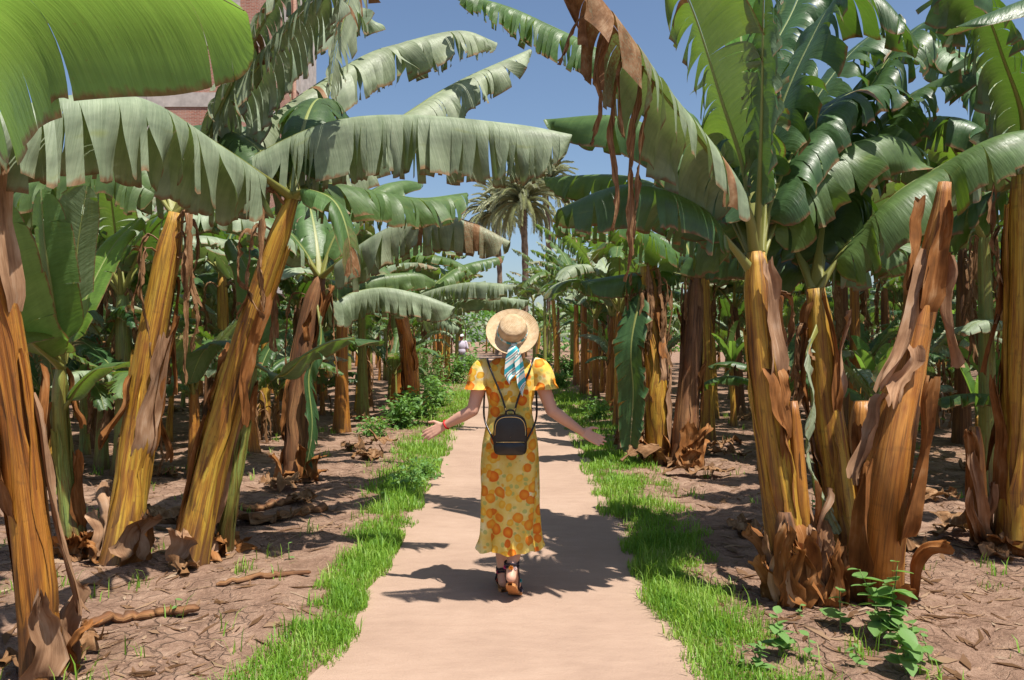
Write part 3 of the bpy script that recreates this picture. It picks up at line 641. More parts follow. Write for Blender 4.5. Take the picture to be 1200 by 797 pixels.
r4, s4 = near_plant('banana_sucker', 'thin green and yellow banana sucker at the foot of the leaning plant', [G(262, 648), P(272, 570, 5.5), P(288, 480, 5.55), P(298, 425, 5.6)], .062, .04, 'stem_green', 24, leaves=[
    (px((298, 425, 5.6), (330, 440, 5.5), (360, 415, 5.4), (400, 398, 5.3), (450, 400, 5.25)), .14, D(mat='leaf_dark', shred=.2, droop=(.6, .6), dry_strips=0, rib=.01)),
    (px((298, 425, 5.6), (300, 380, 5.7), (290, 320, 5.8), (270, 280, 5.9)), .15, D(mat='leaf', shred=.2, droop=(.4, .4), dry_strips=0, rib=.01)),
    (px((298, 425, 5.6), (270, 400, 5.8), (240, 410, 6.0), (222, 450, 6.1)), .14, D(mat='leaf_dark', shred=.2, droop=(.5, .5), dry_strips=0, rib=.01))], flaps=2)
C2 = P(72, 425, 5.3)
near_plant('banana_sucker', 'slender green banana sucker with broad untorn leaves beside the orange stem', [G(92, 658), P(78, 560, 5.4), P(70, 480, 5.3), C2], .075, .05, 'stem_green', 25, flaps=3, leaves=[
    (px((72, 425, 5.3), (62, 350, 5.1), (52, 280, 5.0), (48, 222, 4.95)), .17, D(mat='leaf_young', shred=.02, droop=(.15, .15), vee=(.9, .2), dry_strips=0, rib=.012)),
    (px((72, 425, 5.3), (84, 350, 5.2), (92, 280, 5.15), (102, 218, 5.1)), .19, D(mat='leaf', shred=.02, droop=(.15, .15), vee=(.5, .5), dry_strips=0, rib=.012)),
    (px((72, 425, 5.3), (42, 392, 5.0), (8, 395, 4.7), (-40, 430, 4.5)), .2, D(mat='leaf', shred=.05, droop=(.5, .5), dry_strips=0, rib=.012)),
    (px((72, 430, 5.3), (30, 390, 4.8), (5, 310, 4.5), (-5, 235, 4.4)), .2, D(mat='leaf_young', shred=.05, droop=(.2, .2), vee=(.4, .4), dry_strips=0, rib=.012)),
    (px((74, 480, 5.3), (96, 448, 5.2), (122, 428, 5.1), (150, 424, 5.0)), .085, D(mat='leaf', shred=.1, droop=(.8, .8), dry_strips=0, rib=.009)),
    (px((72, 425, 5.3), (105, 340, 5.5), (135, 285, 5.7), (165, 255, 5.9)), .17, D(mat='leaf_young', shred=.15, droop=(.5, .5), dry_strips=0, rib=.012))])
C5 = P(375, 325, 8.5)
near_plant('banana_plant', 'shaded banana plant with a torn green leaf wrapped down its stem', [G(348, 567), P(350, 480, 8.4), P(358, 400, 8.45), C5], .15, .10, 'stem_brown', 26, group=gl, flaps=7, hang=5, hang_len=(.5, 1.), leaves=[
    (px((375, 325, 8.5), (426, 284, 8.0), (468, 261, 7.8), (506, 250, 7.7), (552, 260, 7.6), (598, 283, 7.5)), .42, D(mat='leaf_dusty', shred=.68, droop=(1.25, 1.25), pw=.35, vee=(.1, .1), gap=1.0, dry_strips=.12, dry_tip=.5, nr=8, sweep=.15)),
    (px((375, 330, 8.5), (390, 352, 8.8), (412, 343, 9), (450, 337, 9), (496, 346, 9), (533, 360, 9)), .36, D(mat='leaf_dusty', shred=.68, droop=(1.25, 1.25), pw=.35, vee=(.1, .1), gap=1.0, dry_strips=0, nr=8, sweep=.1)),
    (px((375, 325, 8.5), (405, 330, 9.2), (450, 322, 9.5), (490, 320, 9.7), (510, 330, 9.8)), .3, D(mat='leaf', shred=.6, droop=(1.2, 1.2), pw=.4, gap=.8)),
    (px((372, 345, 8.5), (376, 400, 8.25), (362, 440, 8.2), (366, 500, 8.2), (358, 555, 8.2)), .17, D(mat='leaf_dark', shred=.6, droop=(.85, .85), gap=1.4, roll=1.1, sweep=1.0)),
    (arc(C5, 2.0, 2.1, 1.2, 1.4), .33, D(mat='leaf')), (arc(C5, 3.0, 2.0, 1.1, 1.6), .33, D(mat='leaf')), (arc(C5, .9, 2.1, 1.25, 1.3), .33, D(mat='leaf')), (arc(C5, 3.9, 1.9, .9, 1.6), .33, D(mat='leaf_dusty'))])
C7 = P(468, 362, 14.)
near_plant('banana_plant', 'orange brown banana plant whose arched leaves reach over the path edge', [G(484, 479), P(480, 430, 16.), P(474, 390, 15.), C7], .19, .12, 'stem_orange', 27, group=gl, flaps=4, hang=3, leaves=[
    (px((468, 362, 14), (500, 342, 13.6), (550, 331, 13), (608, 334, 12.5)), .38, D(mat='leaf_dusty', shred=.7, droop=(1.1, 1.1), pw=.5)),
    (px((468, 362, 14), (510, 358, 13.8), (560, 346, 13.2), (620, 352, 12.9)), .36, D(mat='leaf_dusty', shred=.7, droop=(1.1, 1.1), pw=.5)),
    (px((468, 362, 14), (500, 340, 14.5), (540, 312, 15), (590, 300, 15.5)), .36, D(mat='leaf', shred=.7, droop=(1., 1.), pw=.6)),
    (px((468, 362, 14), (490, 350, 13.7), (520, 372, 13.3), (540, 385, 13.)), .3, D(mat='leaf_dusty', shred=.7, droop=(1.1, 1.1), pw=.5)),
    (arc(C7, 2.4, 2.2, 1.2, 1.4), .34, D(mat='leaf')), (arc(C7, 4.2, 2.0, 1., 1.5), .34, D(mat='leaf')), (arc(C7, 1.2, 2.2, 1.3, 1.3), .34, D(mat='leaf'))])
# right side
CA = P(886, 296, 4.5)
near_plant('banana_plant', 'yellow banana plant with the huge crown at the clump front', [G(933, 713), P(918, 600, 4.45), P(898, 440, 4.45), CA], .108, .088, 'stem_yellow', 31, group=gl, flaps=7, flap_mat=('sheath', 'sheath_pale'), hang=1, hang_len=(.3, .5), leaves=[
    (px((886, 296, 4.5), (873, 240, 4.4), (821, 165, 4.2), (765, 95, 4.0), (700, 5, 3.8), (655, -55, 3.7)), .40, D(mat='leaf_dusty', shred=.72, droop=(1.1, 1.1), pw=.45, gap=1.1, dry_tip=1.0, dry_strips=.1, step=.035, nr=8, petiole=.2)),
    (px((886, 296, 4.5), (872, 200, 4.5), (845, 115, 4.42), (815, 20, 4.35), (780, -60, 4.25)), .38, D(mat='leaf', shred=.74, droop=(.65, .55), vee=(.5, .5), gap=1.2, step=.035, nr=8, petiole=.26)),
    (px((886, 296, 4.5), (878, 190, 4.6), (872, 110, 4.7), (866, 20, 4.8), (850, -80, 4.9)), .15, D(mat='leaf_young', shred=.1, droop=(.05, .05), vee=(.5, .5), gap=.4, dry_strips=0, petiole=.22)),
    (px((888, 296, 4.5), (891, 200, 4.35), (893, 125, 4.25), (895, 0, 4.1), (900, -80, 4.0)), .2, D(mat='leaf_dark', roll=1.0, shred=.8, droop=(.95, .95), vee=(.1, .1), gap=1.3, step=.035, nr=8, petiole=.18)),
    (px((888, 296, 4.5), (908, 150, 4.7), (951, 45, 4.8), (985, -5, 4.8), (1030, 0, 4.7), (1075, 50, 4.6)), .40, D(mat='leaf_dark', shred=.66, droop=(.85, .9), vee=(.2, .2), gap=1.2, step=.035, nr=8, petiole=.22)),
    (px((884, 318, 4.5), (835, 262, 4.42), (785, 228, 4.3), (725, 218, 4.2), (655, 245, 4.1)), .34, D(mat='leaf_dark', shred=.6, droop=(.7, 1.1), pw=.6, step=.035, nr=8, petiole=.22)),
    (px((888, 300, 4.5), (907, 262, 4.6), (932, 210, 4.7), (980, 176, 4.8), (1035, 160, 4.9), (1080, 178, 5.0)), .40, D(mat='leaf', shred=.72, droop=(1.0, 1.1), pw=.5, gap=1.1, step=.035, nr=8, sweep=.5)),
    (px((886, 300, 4.5), (810, 185, 5.3), (735, 138, 5.8), (642, 140, 6.2)), .38, D(mat='leaf', shred=.6, droop=(1.1, 1.1), pw=.5, nr=8)),
    (px((886, 310, 4.5), (810, 238, 5.6), (735, 206, 6.2), (642, 208, 6.7)), .38, D(mat='leaf', shred=.7, droop=(1.1, 1.1), pw=.5, nr=8)),
    (px((886, 296, 4.5), (800, 130, 5.6), (705, 60, 6.1), (650, 32, 6.4), (595, 8, 6.6), (535, -8, 6.8)), .36, D(mat='leaf', shred=.85, droop=(1.1, 1.1), pw=.5, gap=1.4, nr=8)),
    *[(px(*q), w9, D(mat='dry_leaf', rmat='midrib_dry', name='dry_leaf', dry=1., shred=.3, sweep=1.5, droop=(.5, .5), vee=(-.3, -.3), crumple=.012, petiole=.08, rib=.005, nr=4)) for q, w9 in (
        (((738, 55, 3.9), (722, 90, 3.9), (716, 150, 3.92), (724, 230, 3.95), (719, 272, 3.95)), .05), (((752, 78, 3.95), (745, 130, 3.95), (738, 190, 3.98), (741, 300, 4.)), .045), (((715, 25, 3.85), (700, 70, 3.85), (703, 120, 3.87), (692, 170, 3.9)), .05),
        (((765, 96, 4.), (752, 160, 4.), (744, 260, 4.02), (733, 330, 4.05)), .04), (((730, 45, 3.88), (726, 100, 3.86), (732, 160, 3.86)), .05), (((700, 5, 3.8), (672, 30, 3.78), (655, 75, 3.78)), .05))],
    (arc(CA, 1.4, 2.0, 1.3, 1.3), .34, D(mat='leaf_dark')), (arc(CA, .6, 2.0, 1.2, 1.2), .34, D(mat='leaf_dark')),
    (px((880, 300, 4.5), (905, 215, 4.9), (890, 100, 5.2), (930, 10, 5.5), (960, -60, 5.8)), .36, D(mat='leaf_dark', shred=.75, gap=1.3, droop=(.95, .95)))])
CB = P(956, 338, 4.85)
near_plant('banana_plant', 'yellow banana plant with a wrinkled brown collar in the middle of the clump', [G(992, 690), P(985, 600, 4.85), P(968, 460, 4.85), CB], .105, .085, 'stem_yellow', 32, group=gl, flaps=5, flap_mat=('sheath', 'sheath_pale'), hang=2, hang_len=(.3, .6), leaves=[
    (px((956, 338, 4.85), (985, 296, 4.85), (1010, 266, 4.85), (1050, 226, 4.8), (1100, 195, 4.8), (1167, 160, 4.7), (1225, 150, 4.7)), .43, D(mat='leaf', shred=.66, droop=(1.0, 1.1), pw=.5, gap=1., step=.035, nr=8, sweep=.45, dry_strips=.01)),
    (px((956, 338, 4.85), (975, 200, 5.2), (1040, 70, 5.4), (1110, 15, 5.5), (1180, 45, 5.5)), .4, D(mat='leaf_dark', shred=.75, gap=1.3, droop=(.95, .95))),
    (px((956, 338, 4.85), (980, 300, 5.3), (1030, 285, 5.8), (1100, 290, 6.3)), .36, D(mat='leaf', shred=.7, droop=(1., 1.))),
    (px((956, 338, 4.85), (930, 270, 5.1), (935, 160, 5.3), (990, 70, 5.5), (1050, 20, 5.6)), .4, D(mat='leaf_dark', shred=.75, gap=1.3, droop=(.95, .95))),
    (px((956, 338, 4.85), (970, 270, 5.0), (1010, 180, 5.1), (1070, 110, 5.2), (1140, 80, 5.2)), .4, D(mat='leaf_dark', shred=.75, gap=1.3, droop=(.95, .95))),
    (px((956, 338, 4.85), (925, 290, 5.4), (870, 285, 6.0), (800, 300, 6.5)), .36, D(mat='leaf_dark', shred=.7, droop=(1.1, 1.1), pw=.5)),
    (arc(CB, 1.0, 2.0, 1.2, 1.4), .34, D(mat='leaf_dark')),
    (px((960, 380, 4.8), (945, 420, 4.62), (952, 470, 4.55), (945, 530, 4.5), (968, 590, 4.45), (985, 625, 4.45)), .10, D(mat='leaf_dusty', shred=.45, droop=(.8, .8), gap=1.5, rib=.008, crumple=.02, roll=1.25, sweep=1.2))])
# dead split stump of the clump
SR = random.Random(5)
sb = G(1022, 700); sb[2] = gz(sb[0], sb[1]) - .02
stump = empty('banana_stump', sb, 'tall dead brown banana stump with peeling curled sheaths and a snapped top', 'stump')
st = stem_arrays([sb, P(1040, 560, 4.35), P(1066, 420, 4.4), P(1096, 290, 4.45), P(1107, 214, 4.45)], .17, .058, SR, nz=40, nt=40, flare=.15)
link('pseudostem', stem_mesh(st[0] - sb, st[1], M['stump']), stump)
for (z0, z1, th, sp, pe, dn, mt) in ((.60, .84, -2.5, .8, .10, True, 'sheath_pale'), (.50, .84, -.75, .7, .10, True, 'sheath_pale'), (.70, .95, -1.5, 1.0, .02, False, 'sheath'), (.20, .55, -2.2, .9, .02, False, 'sheath'), (.03, .36, -.7, 1.0, .02, False, 'sheath'),
    (.47, .62, -1.1, .7, .10, True, 'sheath_pale'), (.0, .22, -2.8, 1.0, .15, False, 'sheath'), (.0, .14, -1.5, 1.3, .07, False, 'sheath'), (.32, .50, -.35, .6, .06, True, 'sheath_pale'), (.74, .97, .6, 1.4, .05, False, 'sheath')):
    flap(stump, st, z0, z1, th, sp, pe, SR, mt, down=dn, curl=.8)
def cut_stump(label, pts, r0, r1, mat, seed, flaps=4, leaf=None):
    rng = random.Random(seed); pts = [np.array(p, float) for p in pts]; b = pts[0].copy(); b[2] = gz(b[0], b[1]) - .02; pts[0] = b
    root = empty('banana_stump', b, label, 'stump'); st = stem_arrays(pts, r0, r1, rng, nz=16, nt=28)
    link('pseudostem', stem_mesh(st[0] - b, st[1], M[mat]), root)
    for k in range(flaps): flap(root, st, rng.uniform(0, .25), rng.uniform(.6, 1.12), rng.uniform(-3, 0), rng.uniform(1., 1.8), rng.uniform(.02, .12), rng, rng.choice(('sheath', 'sheath_pale')))
    return root
cut_stump('short cut banana stump with pale ragged top behind the tall stump', [G(1022, 672), P(1018, 560, 4.95), P(1014, 470, 4.95)], .12, .105, 'stump', 41, 6)
cut_stump('thin rotten brown stub in front of the clump', [G(925, 716), P(922, 660, 4.35), P(920, 600, 4.35)], .075, .05, 'stem_brown', 42, 3)
cut_stump('slim orange dead sheath stem leaning against the front yellow plant', [G(950, 705), P(940, 600, 4.4), P(930, 470, 4.42)], .06, .035, 'stem_orange', 43, 3)
cut_stump('dark wet banana stub in the middle of the clump foot', [G(968, 712), P(966, 660, 4.4), P(962, 610, 4.45)], .09, .06, 'stem_brown', 44, 5)
cut_stump('small ragged cut stump beside the stem at the grove edge', [G(1150, 640), P(1146, 590, 5.5), P(1142, 500, 5.5)], .07, .05, 'stump', 45, 4)
CR = P(1196, 205, 5.4)
near_plant('banana_plant', 'dark and yellow banana plant with a wrinkled brown band beside the ragged cut stump', [G(1186, 650), P(1190, 500, 5.5), P(1196, 340, 5.45), CR], .115, .09, 'stem_yellow', 33, group=gl, flaps=5, hang=3, hang_len=(.4, .7), leaves=[
    (px((1200, 205, 5.4), (1198, 137, 5.2), (1177, 72, 5.0), (1150, 5, 4.8), (1100, -40, 4.6)), .34, D(mat='leaf_dark', shred=.82, droop=(1.0, 1.0), pw=.5, gap=1.4, nr=8)),
    (px((1196, 205, 5.4), (1150, 150, 5.6), (1090, 140, 5.8), (1020, 165, 6.0)), .36, D(mat='leaf_dark', shred=.75, gap=1.3, droop=(.95, .95))),
    (px((1196, 205, 5.4), (1170, 120, 5.7), (1120, 60, 6.0), (1060, 40, 6.3), (1000, 60, 6.5)), .38, D(mat='leaf', shred=.6)),
    (px((1196, 210, 5.4), (1160, 230, 5.6), (1120, 260, 5.8), (1080, 310, 6.0)), .34, D(mat='leaf_dark', shred=.7)),
    (arc(CR, .3, 2., 1.2, 1.4), .34, D(mat='leaf')), (arc(CR, 1.5, 2., 1.3, 1.3), .34, D(mat='leaf')), (arc(CR, 5.4, 1.9, 1.1, 1.4), .34, D(mat='leaf'))])
C0 = np.array((2.35, 2.35, 2.6))
near_plant('banana_plant', 'banana plant whose smooth dark leaf hangs over the clump from the side', [np.array((2.5, 2.5, 0)), np.array((2.45, 2.42, 1.2)), C0], .13, .09, 'stem_yellow', 34, group=gl, flaps=2, leaves=[
    ([C0, P(1400, -60, 2.25), P(1290, -30, 2.2), P(1190, 5, 2.17), P(1120, 32, 2.15)], .17, D(mat='leaf_dark', shred=.05, droop=(.3, .8), pw=.6, dry_strips=0)),
    (arc(C0, 5.6, 1.6, 1.0, 1.4), .3, D(mat='leaf'))])
CC = P(815, 325, 9.9)
near_plant('banana_plant', 'shaded green stemmed banana plant growing out of the dry heap', [G(800, 548), P(806, 470, 9.5), P(812, 390, 9.7), CC], .16, .11, 'stem_brown', 35, group=gl, flaps=5, hang=4, leaves=[
    (px((815, 325, 9.9), (785, 292, 9.6), (740, 264, 9.3), (690, 250, 9.0), (650, 262, 8.8)), .42, D(mat='leaf', shred=.7, droop=(1., 1.), pw=.6)),
    (px((815, 325, 9.9), (775, 318, 9.8), (730, 322, 9.6), (680, 330, 9.4)), .36, D(mat='leaf_dark', shred=.7, droop=(1.1, 1.1), pw=.5)),
    (px((815, 325, 9.9), (850, 302, 9.7), (890, 300, 9.6), (940, 320, 9.5)), .38, D(mat='leaf_dark', shred=.6, droop=(1.1, 1.1), pw=.5)),
    (arc(CC, 1.2, 2.2, 1.3, 1.4), .36, D(mat='leaf')), (arc(CC, .2, 2.2, 1.2, 1.4), .36, D(mat='leaf')), (arc(CC, 2.2, 2.2, 1.3, 1.3), .36, D(mat='leaf')), (arc(CC, 5.2, 2.0, 1.2, 1.3), .36, D(mat='leaf_dark'))])
near_plant('banana_plant', 'half dead banana plant hung with a long shaggy curtain of brown leaves', [G(772, 545), P(768, 460, 9.5), P(763, 380, 9.6), P(757, 312, 9.6)], .16, .11, 'stem_yellow', 36, group=gl, flaps=9, flap_mat=('sheath', 'sheath_pale'), hang=22, hang_len=(.6, 1.4), leaves=[
    (px((757, 320, 9.6), (740, 400, 9.3), (742, 460, 9.3), (738, 530, 9.3)), .24, D(mat='leaf_dark', shred=.4, droop=(.4, .4), dry_strips=0))])

# ------------------------------------------------------------------ the rest of the grove
LW, RW = 'brick building side of path', ''
RW = 'dead stump side of path'
grove = []
def ok(x, y, dmin): return all((x - a) ** 2 + (y - b) ** 2 > dmin ** 2 for a, b in grove)
grove += [(o.location.x, o.location.y) for o in bpy.data.objects if o.type == 'EMPTY' and o.name.startswith('banana')]
spots = [(430, 478, 'L', 5, 2), (460, 474, 'L', 3, 0), (366, 476, 'L', 1, 4), (182, 512, 'L', 1, 3), (108, 528, 'L', 2, 6), (245, 490, 'L', 2, 4), (310, 500, 'L', 0, 2), (40, 500, 'L', 1, 4), (400, 462, 'L', 2, 2), (290, 470, 'L', 1, 4), (515, 447, 'L', 1, 2),
         (698, 468, 'R', 1, 2), (715, 484, 'R', 5, 2), (726, 502, 'R', 0, 0), (836, 492, 'R', 4, 2), (866, 490, 'R', 2, 4), (905, 480, 'R', 2, 6), (988, 508, 'R', 6, 0), (1128, 522, 'R', 6, 4), (1080, 490, 'R', 1, 4), (1040, 475, 'R', 2, 4), (752, 470, 'R', 2, 6), (1190, 510, 'R', 4, 4), (950, 470, 'R', 1, 4)]
for k, (a, b, s, stm, hg) in enumerate(spots):
    q = G(a, b); x, y = q[0], q[1]
    grove.append((x, y)); dist = 'front rows,'
    grove_plant(x, y, 500 + k, s, dist + ' ' + (LW if s == 'L' else RW), stem=stm, hangs=hg)
sk = G(682, 450)
grove_plant(sk[0], sk[1], 77, 'R', 'front rows, ' + RW, young=True, h=2.0, nl=4)
gr = random.Random(9)
tries = 0; made = 0
while tries < 4000:
    tries += 1
    y = 7 + 45 * gr.random() ** 1.15; x = gr.uniform(-.78, .78) * (y + 3)
    if abs(x - float(pc(np.array(y)))) < 2.3 + .02 * y or x < -16 or abs(x) > 26: continue
    if y < 11 and abs(x) < 4.2: continue
    if not ok(x, y, 1.45 + .012 * y): continue
    grove.append((x, y)); made += 1
    s = LW if x < 0 else RW
    row = ('front rows, ' if y < 17 else 'middle rows, ' if y < 30 else 'far rows, ') + s
    big = (x > 0 and y < 18)
    grove_plant(x, y, 1000 + made, 'L' if x < 0 else 'R', row, h=gr.uniform(2.3, 3.2) if big else gr.uniform(1.5, 2.6), young=gr.random() < .12, nl=None if y < 30 else 8)
    if gr.random() < .45 and y < 36:
        a = gr.uniform(0, 6.28); grove_plant(x + .45 * math.cos(a), y + .45 * math.sin(a), 5000 + made, 'L', row, h=gr.uniform(.7, 1.5), nl=6, hangs=gr.choice((0, 4, 6)), young=gr.random() < .4, small=True)
for k in range(90):
    y = gr.uniform(7.5, 24); s_ = gr.choice((-1, 1)); x = s_ * gr.uniform(2.4, 1.5 + .55 * y)
    if not ok(x, y, .55) or x < -16 or (y < 10 and abs(x) < 3.2): continue
    grove.append((x, y)); s = LW if x < 0 else RW
    grove_plant(x, y, 7000 + k, 'L', ('front rows, ' if y < 17 else 'middle rows, ') + s, h=gr.uniform(.5, 1.3), nl=gr.randint(4, 7), hangs=gr.choice((0, 0, 3)), young=gr.random() < .5, small=True)
for k, (x, y, h) in enumerate(((1.95, 21.5, 2.7), (2.1, 26, 3.0), (1.75, 31, 3.3), (1.5, 36.5, 3.5), (1.2, 43, 3.6), (.7, 50, 3.8), (-2.2, 27, 2.6), (-2.3, 33, 2.8), (-2.6, 40, 3.0), (2.9, 24, 2.9), (2.6, 34, 3.5), (2.4, 41, 3.8))):
    s = LW if x < 0 else RW; grove.append((x, y))
    grove_plant(x, y, 8000 + k, 'L', 'far edge, ' + s, h=h, nl=10, hangs=(0, 3)[k % 2])
for k in range(16):                        # across the bend where the path disappears
    x = -16 + k * 2.1 + gr.uniform(-.5, .5); y = 92 + gr.uniform(-3, 3)
    grove_plant(x, y, 3000 + k, 'L', 'behind the path bend', h=gr.uniform(2.4, 3.4), nl=8)
for k in range(26):
    s = 1 if k % 2 else -1; y = 52 + (k // 2) * 2.9 + gr.uniform(-.6, .6); x = float(pc(np.array(y))) + s * gr.uniform(2.6, 4.2)
    grove_plant(x, y, 3300 + k, 'L', 'farthest rows, ' + (LW if s < 0 else RW), h=gr.uniform(2.0, 2.9), nl=7)
frs = np.random.default_rng(77); nq = 26000
fx = frs.uniform(-95, 95, nq); fy = 104 + frs.normal(0, 3.5, nq); top = 4.2 + 3.2 * vnoise(fx * .11, fx * 0, 91) + 2.2 * vnoise(fx * .45, fx * 0, 92); fz = top * frs.random(nq) ** .8
dd_ = nrm(frs.normal(0, 1, (nq, 3))); ss_ = nrm(np.cross(dd_, frs.normal(0, 1, (nq, 3)))); cq = np.stack([fx, fy, fz], -1); Lq = frs.uniform(.4, 1.1, (nq, 1))
vq = np.stack([cq, cq + dd_ * Lq * .5 + ss_ * Lq * .22, cq + dd_ * Lq, cq + dd_ * Lq * .5 - ss_ * Lq * .22], 1).reshape(-1, 3)
tag(link('distant_trees', make_mesh('distant_trees', vq, [np.arange(nq * 4).reshape(-1, 4).astype(np.int32)], M['weed'], np.repeat(np.stack([frs.random(nq), frs.random(nq), 0 * fx], -1), 4, 0), False)), 'far green mass of trees closing the grove', 'trees', kind='stuff')
print('grove plants', len(grove))

# ------------------------------------------------------------------ grass, litter and weeds
nr_ = np.random.default_rng(4)
def blades(name, x, y, h, wd, mat, bend=.5, tone=None):
    n = len(x); z = ground_h(x, y) - .004; l, r = path_edges(x, y); z = np.where((x > l - .02) & (x < r + .02), np.maximum(z, .004), z)
    a = nr_.uniform(0, 2 * np.pi, n); d = np.stack([np.cos(a), np.sin(a), 0 * a], -1); s = np.stack([-np.sin(a), np.cos(a), 0 * a], -1)
    b = np.stack([x, y, z], -1); lean = nr_.uniform(.15, 1., n)[:, None] * bend; up = np.array((0, 0, 1.))
    m = b + d * h[:, None] * lean * .35 + up * h[:, None] * .6; tp = b + d * h[:, None] * lean + up * h[:, None] * (1 - .35 * lean)
    w = wd[:, None]
    v = np.stack([b - s * w, b + s * w, m - s * w * .8, m + s * w * .8, tp], 1).reshape(-1, 3); i = np.arange(n)[:, None] * 5
    q = i + np.array([[0, 1, 3, 2]]); t = i + np.array([[2, 3, 4]])
    tn = (nr_.uniform(0, 1, n) if tone is None else tone); A = np.repeat(np.stack([tn, nr_.uniform(0, 1, n), 0 * tn], -1), 5, 0)
    return make_mesh(name, v, [q.astype(np.int32), t.astype(np.int32)], mat, A, True)
for side, nm in ((-1, 'left'), (1, 'right')):
    xs, ys, hs, ws = [], [], [], []
    for (ya, yb, n) in ((2.9, 6, 36000), (6, 11, 28000), (11, 22, 17000), (22, 60, 9000)):
        y = nr_.uniform(ya, yb, n); l, r = path_edges(y * 0, y); e = np.where(side < 0, l, r)
        wdt = (np.interp(y, [3, 4.6, 5.5, 7, 10, 16, 60], [.34, .24, .26, .40, .50, .8, 1.1]) if side < 0 else np.interp(y, [3, 4, 5.5, 7, 10, 16, 60], [.5, .36, .42, .55, .62, .9, 1.2]))
        u = nr_.beta(1.3, 1.9, n) * 1.6 - .12; x = e + side * u * wdt
        dens = fbm(x * 3.5, y * 3.5, 3, 60) * 2.6 + .66 - .5 * np.clip(u - .6, 0, 1) - .55 * (u < .06)
        k = nr_.uniform(0, 1, n) < dens
        f = .5 + .9 * vnoise(x * 2.6, y * 2.6, 66)
        hh = nr_.lognormal(math.log(.042), .5, n) * f * np.interp(y, [3, 20, 60], [1., 1.5, 2.6]); ww = nr_.uniform(.0014, .0034, n) * np.interp(y, [3, 10, 30, 60], [1, 1.7, 3.6, 7])
        xs.append(x[k]); ys.append(y[k]); hs.append(hh[k]); ws.append(ww[k])
    x, y, h, wv = map(np.concatenate, (xs, ys, hs, ws))
    tn = np.clip(.1 + .75 * vnoise(x * 5, y * 5, 71) + nr_.normal(0, .18, len(x)), 0, 1)
    tag(link('grass', blades('grass', x, y, h, wv, M['grass'], .8, tn)), 'short bright green grass fringing the path on the %s side' % ('brick building' if side < 0 else 'dead stump'), 'grass', kind='stuff')
xs, ys = [], []
for k in range(210):
    y0 = 3.2 + 14 * nr_.random() ** 1.4; s = nr_.choice((-1, 1)); x0 = s * nr_.uniform(1.3, 1.2 + .62 * y0)
    m = nr_.integers(4, 16); xs.append(x0 + nr_.normal(0, .035, m)); ys.append(y0 + nr_.normal(0, .035, m))
x = np.concatenate(xs); y = np.concatenate(ys)
tag(link('grass_tufts', blades('grass_tufts', x, y, nr_.uniform(.03, .15, len(x)), nr_.uniform(.002, .004, len(x)) * (1 + y * .06), M['grass'], .8)), 'thin scattered tufts of green grass on the bare soil', 'grass', kind='stuff')

def shards(name, n, ya, yb, lmin, lmax, asp, mat, near=None):
    y = ya + (yb - ya) * nr_.random(n) ** 1.5; x = nr_.uniform(-1, 1, n) * (.9 + .68 * y)
    if near is not None:
        k = nr_.random(n) < .55; idx = nr_.integers(0, len(near), n); nb = np.array(near)[idx]
        x = np.where(k, nb[:, 0] + nr_.normal(0, .35, n), x); y = np.where(k, nb[:, 1] + nr_.normal(0, .35, n), y)
    l, r = path_edges(x, y); k = (x < l - .12) | (x > r + .12); x, y = x[k], y[k]; n = len(x)
    a = nr_.uniform(0, 2 * np.pi, n); L = nr_.uniform(lmin, lmax, n) * (1 + .04 * y); W = L * nr_.uniform(*asp, n)
    d = np.stack([np.cos(a), np.sin(a)], -1); s = np.stack([-d[:, 1], d[:, 0]], -1); V = []
    for i, u in enumerate((-.5, 0., .5)):
        for j, w_ in enumerate((-.5, .5)):
            tap = 1 if i == 1 else nr_.uniform(.2, .9, n)
            pxy = np.stack([x, y], -1) + d * (u * L)[:, None] + s * (w_ * W * tap)[:, None] + s * ((i == 1) * nr_.normal(0, .12, n) * L)[:, None]
            V.append(np.concatenate([pxy, (ground_h(pxy[:, 0], pxy[:, 1]) + .004 + nr_.random(n) ** 2 * np.minimum(L * .2, .010) * (i != 1 or j == 1))[:, None]], 1))
    V = np.stack(V, 1).reshape(-1, 3); i = np.arange(n)[:, None] * 6
    q = np.concatenate([i + np.array([[0, 1, 3, 2]]), i + np.array([[2, 3, 5, 4]])])
    A = np.repeat(np.stack([nr_.random(n), nr_.random(n), 0 * x], -1), 6, 0)
    return link(name, make_mesh(name, V, [q.astype(np.int32)], mat, A, False))
near_b = [g_ for g_ in grove if g_[1] < 18]
tag(shards('leaf_litter', 4200, 2.9, 18, .010, .042, (.15, .5), M['litter'], near_b), 'crumbled brown leaf litter strewn over the soil', 'leaf litter', kind='stuff')
tag(shards('straw_litter', 8000, 2.9, 15, .04, .16, (.02, .06), M['litter'], near_b), 'thin dry straw and fibres strewn over the soil', 'straw', kind='stuff')
# clods of earth
mb = MB(); crg = random.Random(8)
for k in range(4200):
    y = 3 + 12 * crg.random() ** 1.5; x = crg.uniform(-1, 1) * (.8 + .62 * y)
    if -1.15 < x < 1.2: continue
    r = crg.uniform(.003, .012) * (1 if crg.random() < .95 else 1.7); c0 = np.array((x, y, gz(x, y) + r * .15))
    ph = np.array([(1, 0, -.3), (.3, .95, -.3), (-.8, .6, -.3), (-.8, -.6, -.3), (.3, -.95, -.3), (.1, .1, .55)]) * r * np.array([[crg.uniform(.6, 1.3) for _ in range(3)] for _ in range(6)])
    mb.add(ph + c0, t=[(0, 1, 5), (1, 2, 5), (2, 3, 5), (3, 4, 5), (4, 0, 5)])
tag(link('soil_clods', mb.mesh('soil_clods', M['clod'], False)), 'small crumbs and clods of dry earth on the soil', 'soil', kind='stuff')

